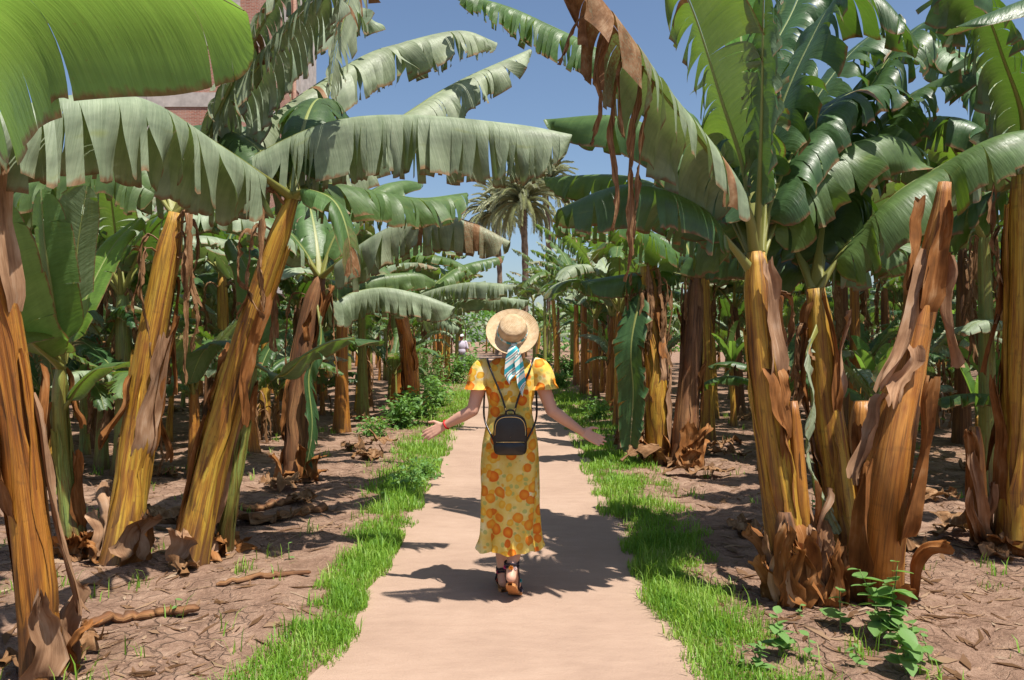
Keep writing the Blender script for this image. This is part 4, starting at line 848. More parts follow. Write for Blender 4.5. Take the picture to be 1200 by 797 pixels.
# dead banana leaves and stems that lie on the ground
def fallen_leaf(a, b, az, L, W, label, seed, group=None, up=.05):
    rng = random.Random(seed); q = G(a, b); base = np.array((q[0], q[1], gz(q[0], q[1])))
    root = empty('fallen_leaf', base, label, 'dead leaf', group)
    pts = []
    for k in range(6):
        s = k / 5 - .5; x = q[0] + math.cos(az) * L * s + rng.uniform(-.05, .05) * L; y = q[1] + math.sin(az) * L * s + rng.uniform(-.05, .05) * L
        pts.append((x, y, gz(x, y) + .02 + up * rng.random()))
    v, fq, at, rv, rq, ra = leaf_arrays(np.array(pts), W, rng, dry=1., shred=.7, droop=(.3, .3), vee=(.35, .35), crumple=.035, petiole=.1, rib=.01, gap=1.5, nr=5)
    v[:, 2] = np.maximum(v[:, 2], ground_h(v[:, 0], v[:, 1]) + .004)
    b_ = link('blade', make_mesh('blade', v - base, [fq.astype(np.int32)], M['dry_leaf'], at), root); link('midrib', make_mesh('midrib', rv - base, [rq.astype(np.int32)], M['midrib_dry'], ra), root)
fl = [(1120, 632, .6, .55, .16, 'curled pale dead leaf heap beside the stem with the brown band', .16), (1010, 655, 2.8, .5, .13, 'crumpled dead leaf across the foot of the tall dead stump', .10),
      (60, 785, 1.0, .45, .12, 'curled brown dead sheath leaf at the foot of the orange stem', .08), (105, 660, .2, .5, .12, 'dead leaf scraps between the sucker and the upright yellow plant', .06),
      (330, 575, 2.2, .7, .14, 'dry leaf bundle at the foot of the shaded plant', .1), (300, 617, .25, .9, .10, 'flat dry leaf lying along the fallen stem', .03),
      (770, 548, .4, .9, .22, 'pale dead leaf pile under the shaggy half dead plant', .22), (745, 535, 1.9, .8, .2, 'broad brown dead leaf leaning in the dry heap', .3), (820, 560, 2.9, .7, .16, 'dead leaf spread out beside the dry heap', .08),
      (215, 672, 2.0, .4, .09, 'torn pale sheath piece in front of the leaning yellow plant', .04), (1165, 655, 1.4, .4, .1, 'small dead leaf by the ragged cut stump', .05), (1085, 590, .1, .6, .14, 'dead leaf lying behind the tall dead stump', .06), (30, 560, .5, .8, .18, 'dead leaf lying behind the orange stem', .08), (180, 560, 2.6, .8, .18, 'dead leaf lying behind the upright yellow plant', .06), (430, 540, .9, .5, .12, 'dry curled leaf between the grass and the grove stems', .06)]
for k, (a, b, az, L, W, lab, up) in enumerate(fl): fallen_leaf(a, b, az, L, W, lab, 60 + k, up=up)
fr_ = random.Random(12)
for k in range(40):
    y = 5 + 14 * fr_.random(); s = fr_.choice((-1, 1)); x = s * fr_.uniform(1.7, 1.2 + .6 * y); py_ = 398.5 + F * CH / y; pxx = 600 + x / y * F
    fallen_leaf(pxx, py_, fr_.uniform(0, 6.28), fr_.uniform(.35, .8), fr_.uniform(.06, .16), 'crumpled dead banana leaf lying on bare soil, %s' % (LW if s < 0 else RW), 200 + k, 'dead leaves lying about the %s' % (LW if s < 0 else RW), up=.06)
def lying(name, label, cat, pts, r, mat, seed, n=10):
    rng = random.Random(seed); c, L = spline([(p[0], p[1], gz(p[0], p[1]) + r * .75) for p in pts], 26)
    c = c + np.stack([(vnoise(np.arange(26) * .7 + seed * 3.1, np.zeros(26) + j, j) - .5) * r * .9 for j in range(3)], -1)
    rr = r * (.75 + .5 * vnoise(np.arange(26) * .9, np.zeros(26), seed)); rr[0] *= .5; rr[-1] *= .4
    m = MB().tube(c, rr, 10, .75); a = np.stack([np.tile(np.linspace(0, .3, 10), 26), np.repeat(np.linspace(.5, 1.2, 26), 10), np.zeros(260)], -1); a = np.vstack([a, np.zeros((m.n - 260, 3)) + (0, 1, .5)])
    o = link(name, m.mesh(name, M[mat], True, a)); tag(o, label, cat); return o
lying('dead_log', 'flat dead banana stem lying on the soil near the grass', 'dead stem', [G(275, 612), G(320, 612), G(385, 603)], .05, 'stem_brown', 3)
lying('dead_log', 'dark shorter dead stem lying behind the flat one', 'dead stem', [G(280, 598), G(310, 596), G(345, 592)], .045, 'stem_brown', 4)
lying('dead_branch', 'knotty dead branch on the soil pointing to the grass', 'branch', [G(255, 694), G(295, 690), G(330, 684), G(366, 681)], .022, 'stem_brown', 5)
lying('brown_soil_ridge', 'low dark brown ridge lying along the soil beside the orange stem', 'dead stem', [G(95, 742), G(150, 728), G(235, 724)], .035, 'stem_brown', 6)  # low dark brown tube laid along the soil

# broad leaved weeds
def oval_leaf(L, W, fold=.25, curl=.3):
    u = np.linspace(0, 1, 7); w = np.linspace(-1, 1, 5); U, Wt = np.meshgrid(u, w, indexing='ij')
    prof = np.sin(np.pi * np.clip(U, .03, .97) ** .75) ** .8 * W / 2
    p = np.stack([U * L, Wt * prof, np.abs(Wt) * prof * fold - curl * L * U ** 2 + .01 * np.sin(U * 9) * np.abs(Wt)], -1)
    m = MB().grid(p); return m.mesh('leaf', M['weed'], True, np.full((35, 3), .62))
WL = [oval_leaf(1, .78, .15, .12), oval_leaf(1, .68, .12, .25), oval_leaf(1, .85, .2, .05)]
def weed(a, b, h, n, ls, label, seed, group=None):
    rng = random.Random(seed); q = G(a, b); z0 = gz(q[0], q[1]); root = empty('weed_plant', (q[0], q[1], z0), label, 'weed', group)
    for j in range(rng.randint(1, 3) if n > 8 else 1):
        az = rng.uniform(0, 6.28); tilt = rng.uniform(.05, .45); hj = h * rng.uniform(.7, 1.)
        c, _ = spline([(0, 0, -.01), (math.cos(az) * tilt * hj * .4, math.sin(az) * tilt * hj * .4, hj * .5), (math.cos(az) * tilt * hj, math.sin(az) * tilt * hj, hj)], 10)
        link('stem', MB().tube(c, np.linspace(.005, .002, 10), 5).mesh('stem', M['weed_stem']), root)
        k = max(3, n // 2)
        for i in range(k):
            f = .25 + .75 * i / (k - 1); pt = c[int(f * 9)]; s = ls * rng.uniform(.6, 1.15) * (1.1 - .35 * f)
            link('leaf', rng.choice(WL), root, pt, (rng.uniform(-.3, .3), rng.uniform(-.45, .35), i * 2.2 + rng.uniform(-.4, .4)), s)
gw = 'broad leaved weeds by the stump clump'
for k, (a, b, h, n, ls, lab) in enumerate([(1042, 762, .40, 34, .115, 'tall broad leaved weed in front of the tall dead stump'), (1062, 790, .28, 26, .11, 'bushy broad leaved weed below the tall stump weed'), (915, 775, .22, 14, .10, 'small light green weed in front of the clump foot'), (950, 783, .14, 10, .06, 'low weed with tiny leaves by the grass edge'), (985, 748, .2, 12, .10, 'small upright weed right at the clump foot'), (1005, 786, .12, 12, .055, 'tangled low weed next to the bushy weed'), (1090, 780, .16, 8, .07, 'small weed on bare soil by the bushy weed'), (890, 790, .15, 12, .06, 'leafy weed growing in the grass near the clump'), (1025, 742, .15, 9, .065, 'small weed leaning on the dead stump foot'), (870, 792, .1, 10, .05, 'seedling weed in the path grass near the clump')]):
    weed(a, b, h, n, ls, lab, 300 + k)
wr = random.Random(33)
for k in range(26):
    y = 4.2 + 9 * wr.random(); s = wr.choice((-1, 1)); x = s * wr.uniform(1.0, 1.0 + .45 * y)
    weed(600 + x / y * F, 398.5 + F * CH / y, wr.uniform(.06, .14), 8, wr.uniform(.035, .06), 'tiny green seedling weed, %s' % (LW if s < 0 else RW), 400 + k, 'tiny seedlings on the %s' % (LW if s < 0 else RW))
def bush(a, b, h, r, n, ls, label, seed, thin=False):
    rng = np.random.default_rng(seed); q = G(a, b); z0 = gz(q[0], q[1]); root = empty('weed_bush', (q[0], q[1], z0), label, 'bush', 'leafy weed bushes along the path')
    nb = 9; V, Q, A = [], [], []; sm = MB(); k0 = 0
    for j in range(nb):
        az = rng.uniform(0, 6.28); rr = r * rng.uniform(.2, 1.); hh = h * rng.uniform(.55, 1.05)
        c, _ = spline([(math.cos(az) * rr * .15, math.sin(az) * rr * .15, -.02), (math.cos(az) * rr * .5, math.sin(az) * rr * .5, hh * .6), (math.cos(az) * rr, math.sin(az) * rr, hh)], 12); sm.tube(c, np.linspace(.007, .003, 12), 5)
        m = n // nb; t = rng.uniform(.12, 1, m); pt = c[(t * 11).astype(int)] + rng.normal(0, .07 * (1 + h), (m, 3)) * np.array((1, 1, .7)); pt[:, 2] = np.maximum(pt[:, 2], .02)
        d = nrm(rng.normal(0, 1, (m, 3)) * np.array((1, 1, .45 if not thin else 1.)) + np.array((0, 0, .15))); s = nrm(np.cross(d, rng.normal(0, .4, (m, 3)) + np.array((0, 0, 1.)))); L = ls * rng.uniform(.6, 1.3, (m, 1)); W = L * (.30 if not thin else .07)
        V.append(np.stack([pt, pt + d * L * .5 + s * W, pt + d * L + np.array((0, 0, -1)) * L * .2, pt + d * L * .5 - s * W], 1).reshape(-1, 3)); Q.append(np.arange(m * 4).reshape(m, 4) + k0); k0 += m * 4
        A.append(np.repeat(np.stack([np.clip(rng.normal(.5, .28, m), 0, 1), rng.random(m), np.zeros(m)], -1), 4, 0))
    link('stem', sm.mesh('stem', M['weed_stem']), root)
    tag(link('foliage', make_mesh('foliage', np.vstack(V), [np.vstack(Q).astype(np.int32)], M['weed'], np.vstack(A), False), root), kind='stuff')
bs = [(468, 503, .5, .45, 700, .10, 'leafy grey green weed bush at the grass edge in front of the orange stem'), (492, 492, .6, .5, 700, .10, 'leafy weed bush beside the orange brown stem'), (512, 478, .75, .6, 700, .11, 'tall weed bush between the grass and the grove stems'), (505, 455, 1.3, .9, 900, .22, 'feathery tall green bush behind the leafy weeds'), (532, 450, 1.0, .8, 700, .14, 'bushy weeds where the path narrows'), (543, 436, 1.1, 1.0, 700, .16, 'far bushy weeds by the standing man'), (440, 512, .25, .3, 260, .08, 'low weed patch at the foot of the front stems'), (478, 575, .18, .22, 260, .06, 'low weed clump inside the wide grass fringe'), (495, 560, .16, .2, 220, .06, 'smaller weed clump beside the path edge grass'),
      (655, 455, .5, .6, 500, .13, 'weed bush by the young bright sucker'), (700, 492, .35, .4, 300, .09, 'low weeds in the grass beside the front stems'), (668, 440, .9, .8, 600, .16, 'bushy weeds behind the young sucker'), (1065, 505, .3, .4, 260, .09, 'low green weeds deep under the grove leaves'), (640, 432, 1.0, .9, 600, .2, 'far bush at the path bend')]
for k, b_ in enumerate(bs): bush(*b_, 700 + k, thin=(k == 3))

# ------------------------------------------------------------------ people
M['skin'] = plain('skin', (.60, .33, .235), .45, .4, .08, 6)
M['skin_tan'] = plain('tanned_skin', (.25, .12, .07), .5, .3, .1, 6)
M['hair'] = plain('dark_brown_hair', (.035, .018, .01), .45, .4, .4, 40, .6, 90)
def capsule(m, a, ra, b, rb, n=14, flat=None):
    a = np.array(a, float); b = np.array(b, float); d = b - a; L = np.linalg.norm(d); d = d / L
    ts, rs = [], []
    for k in range(5): f = math.pi / 2 * k / 5; ts.append(-ra * math.cos(f)); rs.append(max(ra * math.sin(f), .0008))
    for f in np.linspace(0, 1, 4): ts.append(L * f); rs.append(ra + (rb - ra) * f)
    for k in range(1, 6): f = math.pi / 2 * k / 5; ts.append(L + rb * math.sin(f)); rs.append(max(rb * math.cos(f), .0008))
    m.tube(a + np.array(ts)[:, None] * d, np.array(rs), n)
def chain(m, pts):
    for (a, ra), (b, rb) in zip(pts[:-1], pts[1:]): capsule(m, a, ra, b, rb)
def ball(m, c, r): m.sphere(c, r, 18, 13)
def remesh(m, name, mat, voxel, smooth=4):
    o = link('tmp', m.mesh('tmp', mat)); md = o.modifiers.new('r', 'REMESH'); md.mode = 'VOXEL'; md.voxel_size = voxel
    ms = o.modifiers.new('s', 'SMOOTH'); ms.iterations = smooth; ms.factor = .5
    dg = bpy.context.evaluated_depsgraph_get(); dg.update(); me = bpy.data.meshes.new_from_object(o.evaluated_get(dg)); me.name = name
    bpy.data.objects.remove(o); me.materials.clear(); me.materials.append(mat)
    me.polygons.foreach_set('use_smooth', np.ones(len(me.polygons), bool)); return me
def hand(m, wr_, d, u):
    wr_, d, u = (np.array(k, float) for k in (wr_, d, u)); d = nrm(d); u = nrm(u - d * (u @ d)); nn = np.cross(d, u)
    for k, f in enumerate((.026, .009, -.009, -.025)):
        kn = wr_ + d * (.088 - .006 * abs(k - 1.3)) + u * f; capsule(m, wr_ + d * .012 + u * f * .55, .0135, kn, .0105, 10)
        L = (.068, .078, .072, .056)[k]; sp = u * f * .35
        e1 = kn + nrm(d + sp * 8 + nn * .05) * L * .5; e2 = e1 + nrm(d + sp * 8 + nn * .28) * L * .5
        capsule(m, kn, .0092, e1, .0082, 10); capsule(m, e1, .0082, e2, .0068, 10)
    t0 = wr_ + d * .025 + u * .022; t1 = t0 + nrm(d * .7 + u * .75) * .042; t2 = t1 + nrm(d * .95 + u * .35) * .034
    capsule(m, t0, .0125, t1, .0098, 10); capsule(m, t1, .0095, t2, .0078, 10)
WX, WY = -.01, 4.72
m = MB()
Lsh, Lel, Lwr = (-.158, 0, 1.325), (-.222, -.025, 1.085), (-.392, .05, .988)
Rsh, Rel, Rwr = (.158, 0, 1.325), (.243, -.025, 1.085), (.425, .05, .952)
for S_, E_, W_, d_ in ((Lsh, Lel, Lwr, (-.8, .15, -.42)), (Rsh, Rel, Rwr, (.8, .15, -.42))):
    chain(m, [(S_, .050), (np.array(S_) * .5 + np.array(E_) * .5, .043), (E_, .036), (np.array(E_) * .62 + np.array(W_) * .38, .036), (W_, .023)])
    ball(m, W_, (.024, .018, .022)); hand(m, W_, d_, (0, .25, 1))
chain(m, [((-.14, 0, 1.33), .052), ((.14, 0, 1.33), .052)])
for z, rx, ry, hz in ((1.24, .138, .085, .13), (1.10, .112, .078, .14), (.93, .145, .105, .15), (.85, .14, .105, .11)): ball(m, (0, 0, z), (rx, ry, hz))
chain(m, [((0, -.005, 1.34), .062), ((0, .0, 1.40), .050), ((0, .015, 1.47), .050)])
ball(m, (0, .02, 1.535), (.074, .092, .102)); ball(m, (0, .055, 1.475), (.052, .05, .055)); ball(m, (0, .095, 1.455), (.024, .018, .02))
chain(m, [((0, .108, 1.555), .008), ((0, .128, 1.518), .013)])
for s in (-1, 1): ball(m, (s * .076, .015, 1.525), (.008, .018, .03)); ball(m, (s * .03, .1, 1.56), (.022, .012, .008)); ball(m, (s * .062, -.045, 1.24), (.05, .03, .07)); ball(m, (s * .02, .108, 1.483), (.016, .008, .006))
chain(m, [((.085, 0, .86), .082), ((.062, .0, .48), .056), ((.05, -.05, .40), .054), ((.012, -.135, .215), .034)])
chain(m, [((.012, -.135, .215), .034), ((.004, -.19, .15), .030)]); chain(m, [((.012, -.145, .19), .033), ((.03, -.05, .062), .034), ((.038, .01, .035), .026)])
chain(m, [((-.085, 0, .86), .082), ((-.062, .10, .48), .056), ((-.055, .07, .38), .053), ((-.042, .055, .10), .034)])
chain(m, [((-.042, .055, .10), .034), ((-.042, .03, .06), .032)]); chain(m, [((-.042, .06, .075), .034), ((-.048, .17, .05), .036), ((-.052, .24, .04), .028)])
for fx, fy, fz, sx in ((.038, .015, .03, 1), (-.052, .245, .035, -1)):
    for k in range(5): capsule(m, (fx + (k - 2) * .013, fy - .02, fz), .010, (fx + (k - 2) * .014, fy + .022 - .006 * abs(k - 1), fz - .006), .0085, 8)
w_ = link('person', remesh(m, 'person', M['skin'], .0048, 3), loc=(WX, WY, 0))
tag(w_, 'woman in orange print midi dress and straw hat walking away with open arms', 'person')
# hair
m = MB(); ball(m, (0, .0, 1.545), (.083, .095, .104)); ball(m, (0, -.055, 1.47), (.058, .045, .055)); ball(m, (.01, -.075, 1.43), (.03, .028, .05))
hm = remesh(m, 'hair', M['hair'], .006, 3); link('hair', hm, w_)
for s in (-1, 1): link('eye', MB().sphere((s * .03, .106, 1.542), .0105, 10, 7).mesh('eye', plain('eye_white', (.7, .68, .65), .2)), w_)
link('lips', MB().tube([(-.022, .1, 1.483), (-.008, .114, 1.486), (.008, .114, 1.486), (.022, .1, 1.483)], [.003, .006, .006, .003], 8).mesh('lips', plain('lips', (.45, .13, .11), .4)), w_)
# dress fabric
t = NT('orange_print_fabric'); tc = t.n('ShaderNodeTexCoord').outputs['Object']
wp = t.n('ShaderNodeVectorMath', {0: t.scale(tc, (1, .75, 1)), 1: t.n('ShaderNodeVectorMath', {0: t.n('ShaderNodeTexNoise', {'Vector': tc, 'Scale': 14.}).outputs['Color'], 1: (.03, .03, .03)}, operation='MULTIPLY')}, operation='ADD').outputs[0]
v1 = t.n('ShaderNodeTexVoronoi', {'Vector': wp, 'Scale': 12.5, 'Randomness': .9}); v2 = t.n('ShaderNodeTexVoronoi', {'Vector': t.n('ShaderNodeVectorMath', {0: wp, 1: (.31, .12, .45)}, operation='ADD'), 'Scale': 17.}); v3 = t.n('ShaderNodeTexVoronoi', {'Vector': t.n('ShaderNodeVectorMath', {0: wp, 1: (.7, .2, .1)}, operation='ADD'), 'Scale': 24.})
cs = t.n('ShaderNodeSeparateColor', {0: v1.outputs['Color']}).outputs[0]
base = t.ramp(t.noise(tc, 9, 3), [(.35, (.80, .52, .08)), (.55, (.85, .66, .20)), (.7, (.88, .78, .46))])
col = t.mix(t.rng(v3.outputs['Distance'], .26, .34, .75, 0), base, (.42, .47, .13))
col = t.mix(t.rng(v2.outputs['Distance'], .34, .40, 1, 0), col, t.ramp(v2.outputs['Distance'], [(0, (.90, .62, .10)), (.35, (.84, .42, .03))]))
col = t.mix(t.rng(v1.outputs['Distance'], .37, .42, 1, 0), col, t.mix(t.rng(v1.outputs['Distance'], .05, .36), t.mix(cs, (.88, .33, .03), (.90, .52, .06)), t.mix(cs, (.72, .13, .012), (.82, .28, .02))))
wv = t.n('ShaderNodeTexNoise', {'Vector': tc, 'Scale': 34., 'Detail': 3.}).outputs[0]
pb = t.pbsdf(Base_Color=col, Roughness=.7, Specular_IOR_Level=.2, Normal=t.bump(wv, .25, .01))
M['dress'] = t.done(t.n('ShaderNodeMixShader', {0: .18, 1: pb, 2: t.n('ShaderNodeBsdfTranslucent', {0: col})}))
prof = [(1.392, .088, .060, .006), (1.372, .125, .070, 0), (1.345, .160, .080, 0), (1.30, .168, .094, 0), (1.24, .156, .100, 0), (1.18, .142, .098, 0), (1.115, .128, .094, 0), (1.06, .131, .100, 0), (.98, .148, .116, 0), (.88, .166, .134, 0), (.76, .171, .142, -.005), (.62, .170, .148, -.012), (.48, .168, .155, -.02), (.38, .170, .162, -.025), (.325, .176, .170, -.028), (.285, .188, .182, -.03)]
pf = np.array(prof); zz = np.linspace(pf[0, 0], pf[-1, 0], 64); f = lambda k: np.interp(-zz, -pf[:, 0], pf[:, k])
th = np.linspace(0, 2 * np.pi, 72, endpoint=False)[None]; zc = zz[:, None]; rx, ry, cy = f(1)[:, None], f(2)[:, None], f(3)[:, None]
low = sstep(-zc, -1.0, -.3); fold = 1 + .105 * low * np.sin(th * 7 + 1.2 * np.sin(zc * 5) + .7) + .035 * low * np.sin(th * 13 + 2 + zc * 4) + .012 * np.sin(th * 5 + zc * 34) * sstep(-np.abs(zc - 1.12), -.14, 0) + .014 * (vnoise(th * 4, zc * 16, 5) - .5)
ruf = .05 * sstep(-zc, -.36, -.285) * np.sin(th * 15 + .5)
ce = lambda a, p: np.sign(a) * np.abs(a) ** p
pp = np.stack([rx * ce(np.cos(th), .9) * (fold + ruf) - .006 * low, cy + ry * ce(np.sin(th), .9) * (fold + ruf), zc + .012 * low ** 4 * np.sin(th * 6 + 1) + 0 * th], -1)
m = MB().grid(pp, True); m.grid((pp - np.array((0, cy.mean(), 0))) * np.array((.985, .985, 1)) + np.array((0, cy.mean(), 0)), True)
dr = link('dress', m.mesh('dress', M['dress']), w_)
for s, S_, E_ in ((-1, Lsh, Lel), (1, Rsh, Rel)):
    S0 = np.array((s * .122, 0, 1.35)); E0 = np.array(S_) * .52 + np.array(E_) * .48 + np.array((s * .004, 0, 0)); u = np.linspace(0, 1, 14)
    c = S0 + (E0 - S0) * u[:, None] + np.array((s * .022, 0, .018)) * np.sin(u * np.pi)[:, None]; T = nrm(np.gradient(c, axis=0)); sv = np.array((0, 1., 0)); nv = nrm(np.cross(T, sv))
    thh = np.linspace(0, 2 * np.pi, 40, endpoint=False); rr = np.interp(u, [0, .25, .7, .85, 1], [.052, .070, .066, .064, .080])[:, None] * (1 + .07 * np.sin(thh * 9 + s)[None] * sstep(u, .5, 1)[:, None] + .03 * np.sin(thh * 5)[None])
    q = c[:, None] + rr[..., None] * (np.cos(thh)[None, :, None] * sv + np.sin(thh)[None, :, None] * nv[:, None])
    link('sleeve', MB().grid(q, True).mesh('sleeve', M['dress']), dr)
# straw hat
t = NT('woven_straw'); vec, u, v, d = t.attr(); tc = t.n('ShaderNodeTexCoord').outputs['Object']
rg = t.math('SINE', t.math('MULTIPLY', u, 2 * math.pi / .0075)); cr = t.math('SINE', t.math('MULTIPLY', v, 150.)); nz = t.noise(tc, 26, 4, .6)
hgt = t.math('ADD', t.math('MULTIPLY', rg, .6), t.math('MULTIPLY', t.math('MULTIPLY', cr, rg), .4))
M['straw'] = t.done(t.pbsdf(Base_Color=t.mix(t.rng(rg, -1, -.2, .35, 0), t.ramp(nz, [(.3, (.46, .31, .17)), (.55, (.60, .44, .27)), (.75, (.70, .55, .38))]), (.36, .22, .11)), Roughness=.75, Specular_IOR_Level=.25, Normal=t.bump(hgt, .5, .003)))
pr = np.array([(.001, .094), (.03, .094), (.055, .091), (.070, .084), (.078, .072), (.082, .05), (.085, .02), (.087, .003), (.094, -.003), (.11, -.003), (.13, .001), (.148, .006), (.1545, .009), (.155, .006), (.148, .002), (.13, -.004), (.11, -.008), (.09, -.009), (.082, -.002), (.079, .02), (.077, .05), (.07, .075), (.05, .087), (.001, .09)])
sl = np.concatenate([[0], np.cumsum(np.linalg.norm(np.diff(pr, axis=0), axis=1))]); us = np.sort(np.concatenate([sl, np.linspace(0, sl[-1], 60)])); rr = np.interp(us, sl, pr[:, 0]); hz = np.interp(us, sl, pr[:, 1])
th = np.linspace(0, 2 * np.pi, 64, endpoint=False)[None]; wob = .006 * np.sin(2 * th + .6) * (np.maximum(rr - .09, 0) / .06)[:, None]
q = np.stack([rr[:, None] * np.cos(th), rr[:, None] * np.sin(th), hz[:, None] + wob + 0 * th], -1)
at = np.stack([us[:, None] + 0 * th, th + 0 * us[:, None], 0 * th + 0 * us[:, None]], -1).reshape(-1, 3)
HL = Vector((.012, -.058, 1.548)); HR = (rad(60), 0, rad(2))
hat = link('straw_hat', MB().grid(q, True).mesh('straw_hat', M['straw'], True, at), w_, HL, HR)
# scarf tied round the hat
t = NT('striped_scarf'); vec, u, v, d = t.attr()
dg_ = t.math('FRACT', t.math('ADD', t.math('MULTIPLY', u, 11.), t.math('MULTIPLY', v, 1.1)))
colr = t.ramp(dg_, [(0, (.78, .76, .70)), (.30, (.03, .36, .44)), (.62, (.80, .78, .72)), (.72, (.03, .045, .09)), (.78, (.80, .78, .72)), (.88, (.10, .50, .56))], 'CONSTANT')
M['scarf'] = t.done(t.pbsdf(Base_Color=colr, Roughness=.5, Specular_IOR_Level=.3, Sheen_Weight=.2))
thb = np.linspace(0, 2 * np.pi, 48, endpoint=False)
band = np.stack([np.stack([(.0885 + .003 * math.sin(k * 1.6)) * np.cos(thb), (.0885 + .003 * math.sin(k * 1.6)) * np.sin(thb), np.full(48, .003 + k * .0055)], -1) for k in range(5)], 0)
link('scarf_band', MB().grid(band, True).mesh('scarf_band', M['scarf'], True, np.stack([np.tile(thb * .09, 5), np.repeat(np.linspace(0, .1, 5), 48), np.zeros(240)], -1)), hat)
from mathutils import Euler
def ribbon(pts, wd, seed):
    c, L = spline(pts, 22); u = np.linspace(0, 1, 22); w = np.linspace(-1, 1, 7); ww = np.interp(u, [0, .12, .35, .78, 1], [.35, .7, 1, 1, .06]) * wd / 2
    q = c[:, None] + np.stack([w[None] * ww[:, None], -.012 * np.sin(w[None] * 2.5 + u[:, None] * 5 + seed) * (ww[:, None] / wd * 2), .012 * w[None] * sstep(u, .6, 1)[:, None]], -1)
    return MB().grid(q).mesh('scarf_tail', M['scarf'], True, np.stack([np.repeat(u * L, 7), np.tile(w * wd, 22) * 4, np.zeros(154)], -1))
kn = HL + Euler(HR).to_matrix() @ Vector((.006, -.098, .014)); kx, ky, kz = kn
link('scarf_knot', MB().sphere((kx, ky - .008, kz), (.016, .014, .013), 14, 9).mesh('scarf_knot', M['scarf'], True, np.stack([np.linspace(0, .2, 126), np.zeros(126), np.zeros(126)], -1)), w_)
link('scarf_tail', ribbon([(kx, ky - .01, kz), (kx - .006, ky - .03, kz - .03), (kx - .012, ky - .02, kz - .10), (kx - .022, -.135, kz - .215)], .074, 0), w_)
link('scarf_tail', ribbon([(kx + .004, ky - .006, kz), (kx + .018, ky - .022, kz - .04), (kx + .034, ky - .012, kz - .13), (kx + .052, -.13, kz - .285)], .05, 2), w_)
# bracelet, sandals
a_ = np.linspace(0, 2 * np.pi, 24); ax = nrm(np.array(Lwr) - np.array(Lel)); s1 = nrm(np.cross(ax, (0, 1, 0))); s2 = np.cross(ax, s1); bc = np.array(Lwr) - ax * .012
link('bracelet', MB().tube(bc + .0262 * (np.cos(a_)[:, None] * s1 + np.sin(a_)[:, None] * s2), .0055, 8, cap=False).mesh('bracelet', plain('red_cord', (.50, .015, .02), .5)), w_)
M['sole'] = plain('tan_leather_sole', (.46, .20, .07), .6, .3, .2, 30); M['strap'] = plain('dark_woven_strap', (.025, .018, .03), .6, .3, .4, 60)
def sandal(hl, ball_, toe, ank):
    c, L = spline([hl, (np.array(hl) + np.array(ball_)) / 2 + np.array((0, 0, -.004)), ball_, toe], 16); T = nrm(np.gradient(c, axis=0)); S = nrm(np.cross(T, (0, 0, 1.))); N = np.cross(S, T); u = np.linspace(0, 1, 16)
    wv = np.interp(u, [0, .06, .2, .45, .72, .92, 1], [.012, .027, .031, .029, .041, .034, .012])[:, None, None]
    e = np.linspace(-1, 1, 7)[None, :, None]; top = c[:, None] + S[:, None] * e * wv; bot = top - N[:, None] * .016
    ring = np.concatenate([top, bot[:, ::-1]], 1); sole = MB().grid(ring, True); o = link('sandal', sole.mesh('sandal', M['sole'], False), w_)
    for f in (.62, .74): i = int(f * 15); a = np.linspace(0, np.pi, 11); link('strap', MB().tube(c[i] + S[i] * (np.cos(a) * wv[i, 0, 0] * 1.02)[:, None] + N[i] * (np.sin(a) * .056 - .002)[:, None], .006, 6).mesh('strap', M['strap']), o)
    a = np.linspace(0, 2 * np.pi, 18); ank = np.array(ank)
    for dz in (0, .016): link('strap', MB().tube(ank + np.stack([.039 * np.cos(a), .039 * np.sin(a), dz + .004 * np.sin(a * 3)], -1), .0065, 6, cap=False).mesh('strap', M['strap']), o)
    for s in (-1, 1): link('strap', MB().tube([ank + np.array((s * .036, .005, 0)), ank * .5 + c[6] * .5 + S[6] * s * .04, c[7] + S[7] * s * .03], .005, 6).mesh('strap', M['strap']), o)
    return o
def pompom(o, c, r, col):
    rg_ = np.random.default_rng(int(abs(c[0]) * 9999)); d = nrm(rg_.normal(0, 1, (420, 3))); s = nrm(np.cross(d, rg_.normal(0, 1, (420, 3)))); b = np.array(c)
    V = np.stack([b + d * r * .3 - s * r * .07, b + d * r * .3 + s * r * .07, b + d * r * rg_.uniform(.85, 1.1, (420, 1))], 1).reshape(-1, 3)
    link('pompom', make_mesh('pompom', V, [np.arange(1260).reshape(-1, 3).astype(np.int32)], plain('pompom_wool', col, .9), smooth=False), o)
o1 = sandal((.0, -.215, .128), (.028, -.05, .022), (.040, .045, .018), (.008, -.145, .205)); o2 = sandal((-.042, .0, .022), (-.048, .17, .020), (-.055, .28, .020), (-.042, .052, .12))
pompom(o1, (.004, -.195, .205), .016, (.62, .24, .03)); pompom(o1, (.028, -.185, .20), .012, (.75, .6, .58)); pompom(o1, (.056, -.10, .105), .014, (.04, .42, .45)); pompom(o1, (-.03, -.165, .20), .012, (.75, .10, .28)); pompom(o2, (-.075, .03, .115), .013, (.75, .10, .25)); pompom(o2, (-.075, .06, .06), .012, (.6, .12, .06))
